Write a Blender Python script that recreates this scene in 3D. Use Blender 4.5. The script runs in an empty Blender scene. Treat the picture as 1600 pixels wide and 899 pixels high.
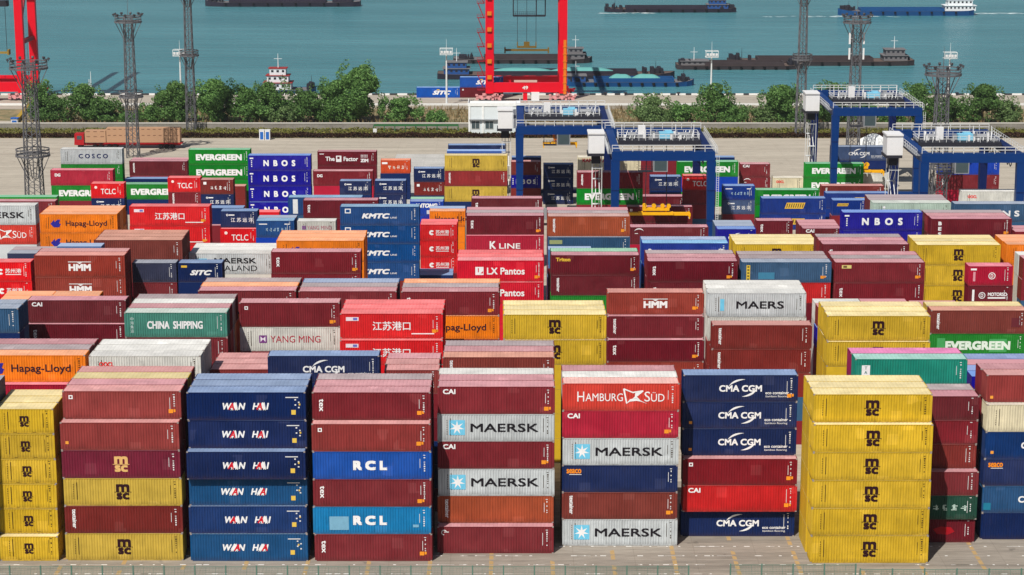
import bpy, bmesh, math, random
from mathutils import Vector, Matrix
random.seed(7)
R = math.radians
SC = bpy.context.scene
COL = SC.collection

# ---------------------------------------------------------------- camera, sky, sun, exposure
CAM_H, PITCH, FPX = 74.6, R(12.5), 3250.0          # eye height, tilt down, focal length in px of a 1600 px wide frame
cam = bpy.data.cameras.new('camera'); cam.sensor_width = 36; cam.lens = 36 * FPX / 1600
cam.clip_start = 1; cam.clip_end = 20000
co = bpy.data.objects.new('camera', cam); COL.objects.link(co)
co.location = (0, 0, CAM_H); co.rotation_euler = (R(90) - PITCH, 0, 0); SC.camera = co
SUN_EL, SUN_AZ = 52.0, 27.0                        # sun stands behind the camera, 27 degrees to its left
w = bpy.data.worlds.new('World'); SC.world = w; w.use_nodes = True
nt = w.node_tree; sky = nt.nodes.new('ShaderNodeTexSky'); sky.sky_type = 'NISHITA'; sky.sun_disc = False
sky.sun_elevation = R(SUN_EL); sky.sun_rotation = R(180 + SUN_AZ); sky.air_density = 1.0; sky.dust_density = 1.6
bg = nt.nodes['Background']; bg.inputs[1].default_value = 0.055
nt.links.new(sky.outputs[0], bg.inputs[0])
sl = bpy.data.lights.new('sun', 'SUN'); sl.energy = 4.8; sl.angle = R(0.53); sl.color = (1, .955, .89)
so = bpy.data.objects.new('sun', sl); COL.objects.link(so)
sd = Vector((-math.sin(R(SUN_AZ)) * math.cos(R(SUN_EL)), -math.cos(R(SUN_AZ)) * math.cos(R(SUN_EL)), math.sin(R(SUN_EL))))
so.rotation_euler = sd.to_track_quat('Z', 'Y').to_euler()
vs = SC.view_settings; vs.view_transform = 'Standard'; vs.look = 'None'; vs.exposure = 0.0; vs.gamma = 1; vs.use_curve_mapping = False
try:
    SC.cycles.max_bounces = 5; SC.cycles.diffuse_bounces = 3; SC.cycles.glossy_bounces = 2; SC.cycles.transmission_bounces = 2
except Exception: pass

# ---------------------------------------------------------------- where things stand (photo px -> ground metres)
CP, SP = math.cos(PITCH), math.sin(PITCH)
YH = 449.5 - FPX * math.tan(PITCH)
def Y_at(y, z=0.0):
    zc = (CAM_H - z) * FPX / (CP * (y - YH)); return (zc - (CAM_H - z) * SP) / CP
def scale_at(Y, z=0.0): return FPX / (Y * CP + (CAM_H - z) * SP)
def at(x, y, z=0.0):
    Y = Y_at(y, z); return Vector(((x - 800) / scale_at(Y, z), Y, z))
def X_at(x, Y, z=0.0): return (x - 800) / scale_at(Y, z)
def z_at(y, Y):                                     # height of a point seen at row y standing at distance Y
    k = (y - YH) * CP / FPX; return CAM_H - k * Y * CP / (1 - k * SP)

# ---------------------------------------------------------------- helpers
def lin(c): return tuple(((v / 255) / 12.92 if v / 255 <= .04045 else (((v / 255) + .055) / 1.055) ** 2.4) for v in c)
def tag(o, label=None, cat=None, group=None, kind=None):
    if label: o['label'] = label
    if cat: o['category'] = cat
    if group: o['group'] = group
    if kind: o['kind'] = kind
    return o
def empty(name, loc, label, cat, group=None, rz=0):
    o = bpy.data.objects.new(name, None); COL.objects.link(o); o.location = loc; o.rotation_euler = (0, 0, rz)
    o.empty_display_size = .5
    return tag(o, label, cat, group)
def link(name, me, mat=None, parent=None):
    o = bpy.data.objects.new(name, me); COL.objects.link(o)
    if mat is not None:
        if len(me.materials) == 0: me.materials.append(mat)
    if parent: o.parent = parent
    return o
class MB:                                           # collects shapes for ONE mesh
    def __init__(s): s.v = []; s.f = []; s.m = []; s.mi = 0
    def face(s, pts):
        n = len(s.v); s.v += [tuple(p) for p in pts]; s.f.append(tuple(range(n, n + len(pts)))); s.m.append(s.mi)
    def hexa(s, p):                                 # 8 points, bottom ring then top ring
        n = len(s.v); s.v += [tuple(q) for q in p]
        for f in ((3, 2, 1, 0), (4, 5, 6, 7), (0, 1, 5, 4), (1, 2, 6, 5), (2, 3, 7, 6), (3, 0, 4, 7)):
            s.f.append(tuple(n + i for i in f)); s.m.append(s.mi)
    def box(s, x0, x1, y0, y1, z0, z1):
        s.hexa([(x0, y0, z0), (x1, y0, z0), (x1, y1, z0), (x0, y1, z0), (x0, y0, z1), (x1, y0, z1), (x1, y1, z1), (x0, y1, z1)])
    def bar(s, a, b, t, t2=None, n=4):              # a prismatic bar from a to b
        a, b = Vector(a), Vector(b); d = (b - a)
        if d.length < 1e-6: return
        d.normalize(); u = d.cross(Vector((0, 0, 1)))
        if u.length < 1e-3: u = Vector((1, 0, 0))
        u.normalize(); v = d.cross(u); t2 = t if t2 is None else t2
        k = len(s.v); off = math.pi / 4 if n == 4 else 0
        q = 1.414 if n == 4 else 1
        for c, r in ((a, t), (b, t2)):
            for i in range(n):
                an = off + 2 * math.pi * i / n; s.v.append(tuple(c + u * (math.cos(an) * r * q / 2) + v * (math.sin(an) * r * q / 2)))
        for i in range(n):
            j = (i + 1) % n; s.f.append((k + i, k + n + i, k + n + j, k + j)); s.m.append(s.mi)
        s.f.append(tuple(k + i for i in range(n))); s.m.append(s.mi)
        s.f.append(tuple(k + n + i for i in reversed(range(n)))); s.m.append(s.mi)
    def tube(s, pts, r, n=6):
        for a, b in zip(pts, pts[1:]): s.bar(a, b, r * 2, None, n)
    def mesh(s, name, mats=()):
        me = bpy.data.meshes.new(name); me.from_pydata(s.v, [], s.f); 
        for m in mats: me.materials.append(m)
        if len(mats) > 1: me.polygons.foreach_set('material_index', s.m)
        me.update(); return me
    def build(s, name, mat, parent=None, mats=None):
        me = s.mesh(name, mats or [mat]); return link(name, me, None, parent)

# ---------------------------------------------------------------- materials
def newmat(name):
    m = bpy.data.materials.new(name); m.use_nodes = True
    return m, m.node_tree, m.node_tree.nodes['Principled BSDF']
def N(t, kind, **kw):
    n = t.nodes.new(kind)
    for k, v in kw.items():
        if k.startswith('i_'): n.inputs[int(k[2:])].default_value = v
        else: setattr(n, k, v)
    return n
def paint(name, rgb, rough=.5, metal=0, var=.12, scale=1.5):
    m, t, p = newmat(name); p.inputs['Roughness'].default_value = rough; p.inputs['Metallic'].default_value = metal; p.inputs['Specular IOR Level'].default_value = .18
    tc = N(t, 'ShaderNodeTexCoord'); no = N(t, 'ShaderNodeTexNoise'); no.inputs['Scale'].default_value = scale; no.inputs['Detail'].default_value = 5
    t.links.new(tc.outputs['Object'], no.inputs['Vector'])
    mx = N(t, 'ShaderNodeMix', data_type='RGBA'); c = lin(rgb)
    mx.inputs[6].default_value = (*[v * (1 - var) for v in c], 1); mx.inputs[7].default_value = (*[min(1, v * (1 + var)) for v in c], 1)
    t.links.new(no.outputs['Fac'], mx.inputs[0]); t.links.new(mx.outputs[2], p.inputs['Base Color'])
    return m
def steel_paint(name, roof):
    """container paint: the colour is the object's own, with dirt runs, rust and fading varied per object"""
    m, t, p = newmat(name); L = t.links.new
    oi = N(t, 'ShaderNodeObjectInfo'); tc = N(t, 'ShaderNodeTexCoord')
    off = N(t, 'ShaderNodeVectorMath', operation='SCALE'); cmb = N(t, 'ShaderNodeCombineXYZ')
    L(oi.outputs['Random'], cmb.inputs[0]); L(oi.outputs['Random'], cmb.inputs[1]); L(oi.outputs['Random'], cmb.inputs[2])
    L(cmb.outputs[0], off.inputs[0]); off.inputs['Scale'].default_value = 137.0
    add = N(t, 'ShaderNodeVectorMath', operation='ADD'); L(tc.outputs['Object'], add.inputs[0]); L(off.outputs[0], add.inputs[1])
    mp = N(t, 'ShaderNodeMapping'); mp.inputs['Scale'].default_value = (2.6, 2.6, .35) if not roof else (.9, 2.0, 1)
    L(add.outputs[0], mp.inputs[0])
    n1 = N(t, 'ShaderNodeTexNoise'); n1.inputs['Scale'].default_value = 1.6; n1.inputs['Detail'].default_value = 6; n1.inputs['Roughness'].default_value = .62
    L(mp.outputs[0], n1.inputs['Vector'])
    n2 = N(t, 'ShaderNodeTexNoise'); n2.inputs['Scale'].default_value = .45; n2.inputs['Detail'].default_value = 4; L(add.outputs[0], n2.inputs['Vector'])
    n3 = N(t, 'ShaderNodeTexNoise'); n3.inputs['Scale'].default_value = 3.3; n3.inputs['Detail'].default_value = 8; n3.inputs['Roughness'].default_value = .7
    L(mp.outputs[0], n3.inputs['Vector'])
    # fading and large blotches
    r2 = N(t, 'ShaderNodeMapRange'); r2.inputs[1].default_value = .3; r2.inputs[2].default_value = .75
    r2.inputs[3].default_value = .82 if not roof else .82; r2.inputs[4].default_value = 1.14; L(n2.outputs['Fac'], r2.inputs[0])
    sc = N(t, 'ShaderNodeVectorMath', operation='SCALE'); L(oi.outputs['Color'], sc.inputs[0]); L(r2.outputs[0], sc.inputs['Scale'])
    # dirt
    d = N(t, 'ShaderNodeMapRange'); d.inputs[1].default_value = .46; d.inputs[2].default_value = .8; d.inputs[3].default_value = 0; d.inputs[4].default_value = .6 if not roof else .6
    L(n1.outputs['Fac'], d.inputs[0])
    m1 = N(t, 'ShaderNodeMix', data_type='RGBA'); L(d.outputs[0], m1.inputs[0]); L(sc.outputs[0], m1.inputs[6])
    ds = N(t, 'ShaderNodeVectorMath', operation='MULTIPLY_ADD'); L(sc.outputs[0], ds.inputs[0]); q = .55 if not roof else .7; ds.inputs[1].default_value = (q, q, q); ds.inputs[2].default_value = (.004, .003, .002) if not roof else (.06, .054, .046); L(ds.outputs[0], m1.inputs[7])
    # rust specks
    ru = N(t, 'ShaderNodeMapRange'); ru.inputs[1].default_value = .62; ru.inputs[2].default_value = .73; ru.inputs[3].default_value = 0; ru.inputs[4].default_value = .6
    L(n3.outputs['Fac'], ru.inputs[0])
    ww = N(t, 'ShaderNodeMath', operation='MULTIPLY'); ww.inputs[1].default_value = 57.9; L(oi.outputs['Random'], ww.inputs[0]); wf = N(t, 'ShaderNodeMath', operation='FRACT'); L(ww.outputs[0], wf.inputs[0])
    wr = N(t, 'ShaderNodeMapRange'); wr.inputs[1].default_value = .45; wr.inputs[3].default_value = .35; wr.inputs[4].default_value = 1.6; L(wf.outputs[0], wr.inputs[0]); wm = N(t, 'ShaderNodeMath', operation='MULTIPLY'); L(ru.outputs[0], wm.inputs[0]); L(wr.outputs[0], wm.inputs[1])
    m2 = N(t, 'ShaderNodeMix', data_type='RGBA'); L(wm.outputs[0], m2.inputs[0]); L(m1.outputs[2], m2.inputs[6]); m2.inputs[7].default_value = (.11, .045, .02, 1)
    # repainted or patched panels, dust film, grime along the bottom rail
    sx = N(t, 'ShaderNodeSeparateXYZ'); L(tc.outputs['Object'], sx.inputs[0]); cb = N(t, 'ShaderNodeCombineXYZ'); a1 = N(t, 'ShaderNodeMath', operation='MULTIPLY_ADD'); a1.inputs[1].default_value = 1; L(sx.outputs[0], a1.inputs[0])
    r9 = N(t, 'ShaderNodeMath', operation='MULTIPLY'); r9.inputs[1].default_value = 91.7; L(oi.outputs['Random'], r9.inputs[0]); L(r9.outputs[0], a1.inputs[2]); L(a1.outputs[0], cb.inputs[0])
    a2 = N(t, 'ShaderNodeMath', operation='MULTIPLY_ADD'); a2.inputs[1].default_value = 1; L(sx.outputs[2 if not roof else 1], a2.inputs[0]); L(r9.outputs[0], a2.inputs[2]); L(a2.outputs[0], cb.inputs[1])
    vo = N(t, 'ShaderNodeTexVoronoi', distance='CHEBYCHEV', feature='F1'); vo.inputs['Scale'].default_value = .62; L(cb.outputs[0], vo.inputs['Vector'])
    hs = N(t, 'ShaderNodeSeparateColor'); L(vo.outputs['Color'], hs.inputs[0])
    g1 = N(t, 'ShaderNodeMath', operation='GREATER_THAN'); g1.inputs[1].default_value = .9; L(hs.outputs[0], g1.inputs[0])
    g2 = N(t, 'ShaderNodeMath', operation='LESS_THAN'); g2.inputs[1].default_value = .36; L(vo.outputs['Distance'], g2.inputs[0])
    g3 = N(t, 'ShaderNodeMath', operation='MULTIPLY'); L(g1.outputs[0], g3.inputs[0]); L(g2.outputs[0], g3.inputs[1])
    g4 = N(t, 'ShaderNodeMath', operation='MULTIPLY'); g4.inputs[1].default_value = .5; L(g3.outputs[0], g4.inputs[0])
    pc = N(t, 'ShaderNodeVectorMath', operation='MULTIPLY_ADD'); L(m2.outputs[2], pc.inputs[0]); pc.inputs[1].default_value = (1.25, 1.25, 1.25); pc.inputs[2].default_value = (.03, .028, .026)
    m3 = N(t, 'ShaderNodeMix', data_type='RGBA'); L(g4.outputs[0], m3.inputs[0]); L(m2.outputs[2], m3.inputs[6]); L(pc.outputs[0], m3.inputs[7])
    du = N(t, 'ShaderNodeMath', operation='FRACT'); dm = N(t, 'ShaderNodeMath', operation='MULTIPLY'); dm.inputs[1].default_value = 31.3; L(oi.outputs['Random'], dm.inputs[0]); L(dm.outputs[0], du.inputs[0])
    d2 = N(t, 'ShaderNodeMath', operation='MULTIPLY'); d2.inputs[1].default_value = .09 if not roof else .22; L(du.outputs[0], d2.inputs[0]); d3 = N(t, 'ShaderNodeMath', operation='MULTIPLY'); L(d2.outputs[0], d3.inputs[0]); L(n2.outputs['Fac'], d3.inputs[1])
    m4 = N(t, 'ShaderNodeMix', data_type='RGBA'); L(d3.outputs[0], m4.inputs[0]); L(m3.outputs[2], m4.inputs[6]); m4.inputs[7].default_value = (.36, .32, .28, 1)
    gb = N(t, 'ShaderNodeMapRange'); gb.inputs[1].default_value = .55; gb.inputs[2].default_value = .0; gb.inputs[3].default_value = 0; gb.inputs[4].default_value = .75 if not roof else 0; L(sx.outputs[2], gb.inputs[0])
    gn = N(t, 'ShaderNodeMath', operation='MULTIPLY'); L(gb.outputs[0], gn.inputs[0]); L(n1.outputs['Fac'], gn.inputs[1])
    m5 = N(t, 'ShaderNodeMix', data_type='RGBA'); L(gn.outputs[0], m5.inputs[0]); L(m4.outputs[2], m5.inputs[6]); m5.inputs[7].default_value = (.05, .03, .022, 1)
    L(m5.outputs[2], p.inputs['Base Color'])
    bn = N(t, 'ShaderNodeTexNoise'); bn.inputs['Scale'].default_value = .9; bn.inputs['Detail'].default_value = 3; L(add.outputs[0], bn.inputs['Vector'])
    bp = N(t, 'ShaderNodeBump'); bp.inputs['Strength'].default_value = .35; bp.inputs['Distance'].default_value = .12; L(bn.outputs['Fac'], bp.inputs['Height']); L(bp.outputs[0], p.inputs['Normal'])
    rr = N(t, 'ShaderNodeMapRange'); rr.inputs[3].default_value = .42 if not roof else .55; rr.inputs[4].default_value = .75; L(n1.outputs['Fac'], rr.inputs[0]); L(rr.outputs[0], p.inputs['Roughness'])
    p.inputs['Specular IOR Level'].default_value = .08 if not roof else .2
    return m
M_WALL = steel_paint('container_paint', False); M_ROOF = steel_paint('container_roof_paint', True)
M_CAST = paint('corner_steel', (150, 140, 135), .6)
_pm = {}
def flat(rgb):
    k = tuple(rgb)
    if k not in _pm: _pm[k] = paint('lettering_%02x%02x%02x' % k, k, .6, 0, .16, 2.2)
    return _pm[k]
WHITE = (236, 236, 236); BLACK = (28, 24, 30)

# ---------------------------------------------------------------- ground, water, quay
def sheet(name, x0, x1, y0, y1, z, mat, nx=1, ny=1):
    me = bpy.data.meshes.new(name)
    me.from_pydata([(x0, y0, z), (x1, y0, z), (x1, y1, z), (x0, y1, z)], [], [(0, 1, 2, 3)]); me.materials.append(mat)
    o = link(name, me); o['kind'] = 'structure'; return o
def concrete(name, c0, c1, joint=(6.0, 4.0), stretch=(.35, 1.3)):
    m, t, p = newmat(name); L = t.links.new; tc = N(t, 'ShaderNodeTexCoord')
    mp = N(t, 'ShaderNodeMapping'); mp.inputs['Scale'].default_value = (stretch[0], stretch[1], 1); L(tc.outputs['Object'], mp.inputs[0])
    a = N(t, 'ShaderNodeTexNoise'); a.inputs['Scale'].default_value = .18; a.inputs['Detail'].default_value = 8; a.inputs['Roughness'].default_value = .65; L(mp.outputs[0], a.inputs['Vector'])
    b = N(t, 'ShaderNodeTexNoise'); b.inputs['Scale'].default_value = 1.7; b.inputs['Detail'].default_value = 6; L(mp.outputs[0], b.inputs['Vector'])
    r = N(t, 'ShaderNodeValToRGB'); r.color_ramp.elements[0].position = .32; r.color_ramp.elements[1].position = .68
    r.color_ramp.elements[0].color = (*lin(c0), 1); r.color_ramp.elements[1].color = (*lin(c1), 1)
    av = N(t, 'ShaderNodeMath', operation='MULTIPLY_ADD'); av.inputs[1].default_value = .45; L(b.outputs['Fac'], av.inputs[0])
    hv = N(t, 'ShaderNodeMath', operation='MULTIPLY'); hv.inputs[1].default_value = .55; L(a.outputs['Fac'], hv.inputs[0]); L(hv.outputs[0], av.inputs[2]); L(av.outputs[0], r.inputs[0])
    br = N(t, 'ShaderNodeTexBrick', offset=0.0); br.inputs['Scale'].default_value = 1; br.inputs['Mortar Size'].default_value = .05
    br.inputs['Brick Width'].default_value = joint[0]; br.inputs['Row Height'].default_value = joint[1]
    br.inputs['Color1'].default_value = (1, 1, 1, 1); br.inputs['Color2'].default_value = (.94, .94, .94, 1); br.inputs['Mortar'].default_value = (.72, .7, .67, 1)
    L(tc.outputs['Object'], br.inputs['Vector'])
    # tyre tracks along the lanes and oil stains
    mq = N(t, 'ShaderNodeMapping'); mq.inputs['Scale'].default_value = (.018, .9, 1); L(tc.outputs['Object'], mq.inputs[0])
    tk = N(t, 'ShaderNodeTexNoise'); tk.inputs['Scale'].default_value = 1.0; tk.inputs['Detail'].default_value = 4; L(mq.outputs[0], tk.inputs['Vector'])
    tr = N(t, 'ShaderNodeMapRange'); tr.inputs[1].default_value = .5; tr.inputs[2].default_value = .72; tr.inputs[3].default_value = 1; tr.inputs[4].default_value = .7; L(tk.outputs['Fac'], tr.inputs[0])
    st = N(t, 'ShaderNodeTexNoise'); st.inputs['Scale'].default_value = .5; st.inputs['Detail'].default_value = 3; L(tc.outputs['Object'], st.inputs['Vector'])
    sr = N(t, 'ShaderNodeMapRange'); sr.inputs[1].default_value = .66; sr.inputs[2].default_value = .74; sr.inputs[3].default_value = 1; sr.inputs[4].default_value = .66; L(st.outputs['Fac'], sr.inputs[0])
    ts = N(t, 'ShaderNodeMath', operation='MULTIPLY'); L(tr.outputs[0], ts.inputs[0]); L(sr.outputs[0], ts.inputs[1])
    tv = N(t, 'ShaderNodeVectorMath', operation='SCALE'); L(r.outputs[0], tv.inputs[0]); L(ts.outputs[0], tv.inputs['Scale'])
    mu = N(t, 'ShaderNodeMix', data_type='RGBA', blend_type='MULTIPLY'); mu.inputs[0].default_value = .45; L(tv.outputs[0], mu.inputs[6]); L(br.outputs[0], mu.inputs[7])
    L(mu.outputs[2], p.inputs['Base Color']); p.inputs['Roughness'].default_value = .85; p.inputs['Specular IOR Level'].default_value = .2
    return m
M_YARD = concrete('yard_concrete', (156, 147, 133), (194, 185, 169), (9.0, 9.0), (.22, 1.6))
M_APRON = concrete('apron_concrete', (124, 116, 106), (166, 157, 145), (6.4, 5.6), (.3, 2.2))
M_QUAY = concrete('quay_concrete', (158, 149, 136), (186, 178, 164), (10, 8))
M_PAD = concrete('new_concrete', (165, 163, 158), (200, 198, 192), (5, 5), (1, 1))
Y_QUAY0, Y_QUAY1 = Y_at(165), Y_at(148.5)
Y_WALL, Y_HEDGE0, Y_HEDGE1 = Y_at(203), Y_at(216), Y_at(206)
sheet('ground', -420, 420, 120, Y_QUAY0 - 8, 0, M_YARD)
sheet('apron', -420, 420, 120, 232, .004, M_APRON)
pad = sheet('concrete_pad', X_at(585, 400), X_at(702, 400), 380, Y_at(241), .004, M_PAD)

def water_mat():
    m, t, p = newmat('harbour_water'); L = t.links.new; tc = N(t, 'ShaderNodeTexCoord')
    mp = N(t, 'ShaderNodeMapping'); mp.inputs['Scale'].default_value = (.35, 1, 1); L(tc.outputs['Object'], mp.inputs[0])
    a = N(t, 'ShaderNodeTexNoise'); a.inputs['Scale'].default_value = .3; a.inputs['Detail'].default_value = 6; a.inputs['Roughness'].default_value = .6; L(mp.outputs[0], a.inputs['Vector'])
    b = N(t, 'ShaderNodeTexNoise'); b.inputs['Scale'].default_value = .02; b.inputs['Detail'].default_value = 5; L(mp.outputs[0], b.inputs['Vector'])
    bp = N(t, 'ShaderNodeBump'); bp.inputs['Strength'].default_value = 1.0; bp.inputs['Distance'].default_value = 1.0; L(a.outputs['Fac'], bp.inputs['Height']); L(bp.outputs[0], p.inputs['Normal'])
    ms = N(t, 'ShaderNodeMapping'); ms.inputs['Scale'].default_value = (.006, .11, 1); L(tc.outputs['Object'], ms.inputs[0]); b2 = N(t, 'ShaderNodeTexNoise'); b2.inputs['Scale'].default_value = 1; b2.inputs['Detail'].default_value = 7; b2.inputs['Roughness'].default_value = .65; L(ms.outputs[0], b2.inputs['Vector'])
    bm = N(t, 'ShaderNodeMath', operation='ADD'); L(b.outputs['Fac'], bm.inputs[0]); L(b2.outputs['Fac'], bm.inputs[1]); bs = N(t, 'ShaderNodeMapRange'); bs.inputs[1].default_value = .75; bs.inputs[2].default_value = 1.3; L(bm.outputs[0], bs.inputs[0])
    r = N(t, 'ShaderNodeMix', data_type='RGBA'); r.inputs[6].default_value = (*lin((60, 118, 126)), 1); r.inputs[7].default_value = (*lin((82, 140, 148)), 1)
    L(bs.outputs[0], r.inputs[0]); L(r.outputs[2], p.inputs['Base Color'])
    p.inputs['Roughness'].default_value = .25; p.inputs['Specular IOR Level'].default_value = .45
    return m
sheet('water', -4000, 4000, Y_QUAY1 - 30, 9000, -4.0, water_mat())

# quay deck on its piles, with a kerb of black and white paint along the water
mb = MB(); mb.box(-420, 420, Y_QUAY0, Y_QUAY1, -1.6, 0.0)
o = mb.build('quay', M_QUAY); o['kind'] = 'structure'
M_KW = paint('kerb_white', (225, 225, 222), .7); M_KB = paint('kerb_dark', (60, 58, 60), .7)
mb = MB(); x = -420.0; k = 0
while x < 420:
    ln = random.choice((1.6, 2.2, 2.8)); mb.mi = k % 2; mb.box(x, x + ln, Y_QUAY1 - .5, Y_QUAY1 - .02, .0, .45); x += ln; k += 1
o = mb.build('quay_kerb', None, None, [M_KW, M_KB]); o['kind'] = 'structure'
mb = MB(); mb.box(-420, 420, Y_QUAY0 + .02, Y_QUAY0 + .4, .003, .55)
o = mb.build('quay_edge_pipe', M_KW); tag(o, 'long white pipe rail along the landward edge of the quay', 'pipe')
# reedy bank between the yard wall and the quay
def soil_mat():
    m, t, p = newmat('dry_reed_bank'); L = t.links.new; tc = N(t, 'ShaderNodeTexCoord')
    a = N(t, 'ShaderNodeTexNoise'); a.inputs['Scale'].default_value = .3; a.inputs['Detail'].default_value = 9; L(tc.outputs['Object'], a.inputs['Vector'])
    r = N(t, 'ShaderNodeValToRGB'); e = r.color_ramp.elements; e[0].position = .35; e[0].color = (*lin((86, 92, 60)), 1); e[1].position = .62; e[1].color = (*lin((150, 130, 96)), 1)
    L(a.outputs['Fac'], r.inputs[0]); L(r.outputs[0], p.inputs['Base Color']); p.inputs['Roughness'].default_value = 1
    return m
M_SOIL = soil_mat()
mb = MB(); mb.face([(-420, Y_WALL + .5, .02), (420, Y_WALL + .5, .02), (420, Y_QUAY0 - 8, .02), (-420, Y_QUAY0 - 8, .02)])
mb.face([(-420, Y_QUAY0 - 8, .02), (420, Y_QUAY0 - 8, .02), (420, Y_QUAY0 + 1, -3.6), (-420, Y_QUAY0 + 1, -3.6)])
o = mb.build('reed_bank', M_SOIL); o['kind'] = 'structure'

# foliage -----------------------------------------------------------------------------------------
def leaf_mat(name, dark, light):
    m, t, p = newmat(name); L = t.links.new; g = N(t, 'ShaderNodeNewGeometry'); oi = N(t, 'ShaderNodeObjectInfo')
    r = N(t, 'ShaderNodeMix', data_type='RGBA'); r.inputs[6].default_value = (*lin(dark), 1); r.inputs[7].default_value = (*lin(light), 1); L(g.outputs['Random Per Island'], r.inputs[0])
    h = N(t, 'ShaderNodeHueSaturation'); ra = N(t, 'ShaderNodeMapRange'); ra.inputs[3].default_value = .8; ra.inputs[4].default_value = 1.2; L(oi.outputs['Random'], ra.inputs[0]); L(ra.outputs[0], h.inputs['Value'])
    L(r.outputs[2], h.inputs['Color']); L(h.outputs[0], p.inputs['Base Color']); p.inputs['Roughness'].default_value = .7; p.inputs['Specular IOR Level'].default_value = .2
    tl = N(t, 'ShaderNodeBsdfTranslucent'); L(h.outputs[0], tl.inputs[0]); ms = N(t, 'ShaderNodeMixShader'); ms.inputs[0].default_value = .35; out = t.nodes['Material Output']
    L(p.outputs[0], ms.inputs[1]); L(tl.outputs[0], ms.inputs[2]); L(ms.outputs[0], out.inputs[0])
    return m
M_LEAF = leaf_mat('willow_leaves', (74, 110, 58), (124, 164, 90)); M_LEAF2 = leaf_mat('pale_leaves', (96, 126, 76), (146, 174, 112))
M_HEDGE = leaf_mat('red_hedge_leaves', (58, 32, 30), (84, 62, 40)); M_GRASS = leaf_mat('verge_leaves', (92, 98, 40), (136, 132, 66)); M_REED = leaf_mat('dry_reeds', (128, 112, 76), (172, 150, 110))
M_BARK = paint('bark', (84, 70, 54), .9)
def leaves(mb, c, rad, n, size, rnd, flat_=1.0):
    for _ in range(n):
        while True:
            d = Vector((rnd.uniform(-1, 1), rnd.uniform(-1, 1), rnd.uniform(-1, 1)))
            if .05 < d.length < 1: break
        rr = d.length ** .45; d.normalize()
        q = Vector((c[0] + d.x * rad[0] * rr, c[1] + d.y * rad[1] * rr, c[2] + d.z * rad[2] * rr))
        u = (d + Vector((rnd.gauss(0, .7), rnd.gauss(0, .7), rnd.gauss(0, .7)))).cross(Vector((rnd.random(), rnd.random(), rnd.random())))
        if u.length < .01: continue
        u.normalize(); v = u.cross(Vector((rnd.uniform(-1, 1), rnd.uniform(-1, 1), rnd.uniform(-1, 1)))); 
        if v.length < .01: continue
        v.normalize(); s = size * rnd.uniform(.6, 1.5)
        mb.face([q - u * s - v * s * .6, q + u * s - v * s * .5, q + u * s * .8 + v * s * .6, q - u * s * .9 + v * s * .5])
def tree(x, ybase, width_px, ytop, label, mat=None, dense=1.0, name='bushy_tree'):
    p = at(x, ybase); s = scale_at(p.y); W = width_px / s; Ht = max(2.0, z_at(ytop, p.y))
    rnd = random.Random(int(x * 31 + ytop)); root = empty(name, p, label, 'tree' if name != 'shrub' else 'shrub', 'bushy trees on the bank' if name != 'shrub' else 'shrubs on the bank')
    tr = MB(); hub = Vector((0, 0, Ht * .28)); tr.bar((0, 0, -.3), hub, .55, .4, 7)
    cr = MB(); k = max(12, int(W * 1.7 * Ht / 12))
    for i in range(k):
        a = rnd.uniform(0, 6.28); q = rnd.random() ** .6; zz = rnd.uniform(.12, .86)
        env = math.sin(min(1, .35 + zz * .75) * math.pi) ** .6 if zz > .45 else 1
        c = (math.cos(a) * q * W * .36 * env, math.sin(a) * q * W * .33 * env, zz * Ht)
        rad = Vector((rnd.uniform(.15, .24) * W, rnd.uniform(.15, .24) * W, min(rnd.uniform(.13, .2) * Ht, W * .25)))
        rad.x = max(rad.x, 1.0); rad.y = max(rad.y, 1.0); c = (c[0], c[1], min(c[2], Ht - rad.z * .9))
        tr.bar(hub, c, .28, .06, 5)
        leaves(cr, c, rad, int(430 * dense * max(1, rad.x * rad.z / 2.4)), .21, rnd)
    for _ in range(46):                              # loose sprays breaking the outline
        a = rnd.uniform(0, 6.28); zz = rnd.uniform(.15, 1.0); e = math.sqrt(max(.02, 1 - (zz - .4) ** 2 / .5))
        c = (math.cos(a) * W * .5 * e, math.sin(a) * W * .42 * e, zz * Ht)
        leaves(cr, c, (.9, .9, 1.1), 34, .19, rnd)
    tr.build('trunk', M_BARK, root); cr.build('crown', mat or M_LEAF, root)
    return root
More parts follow.
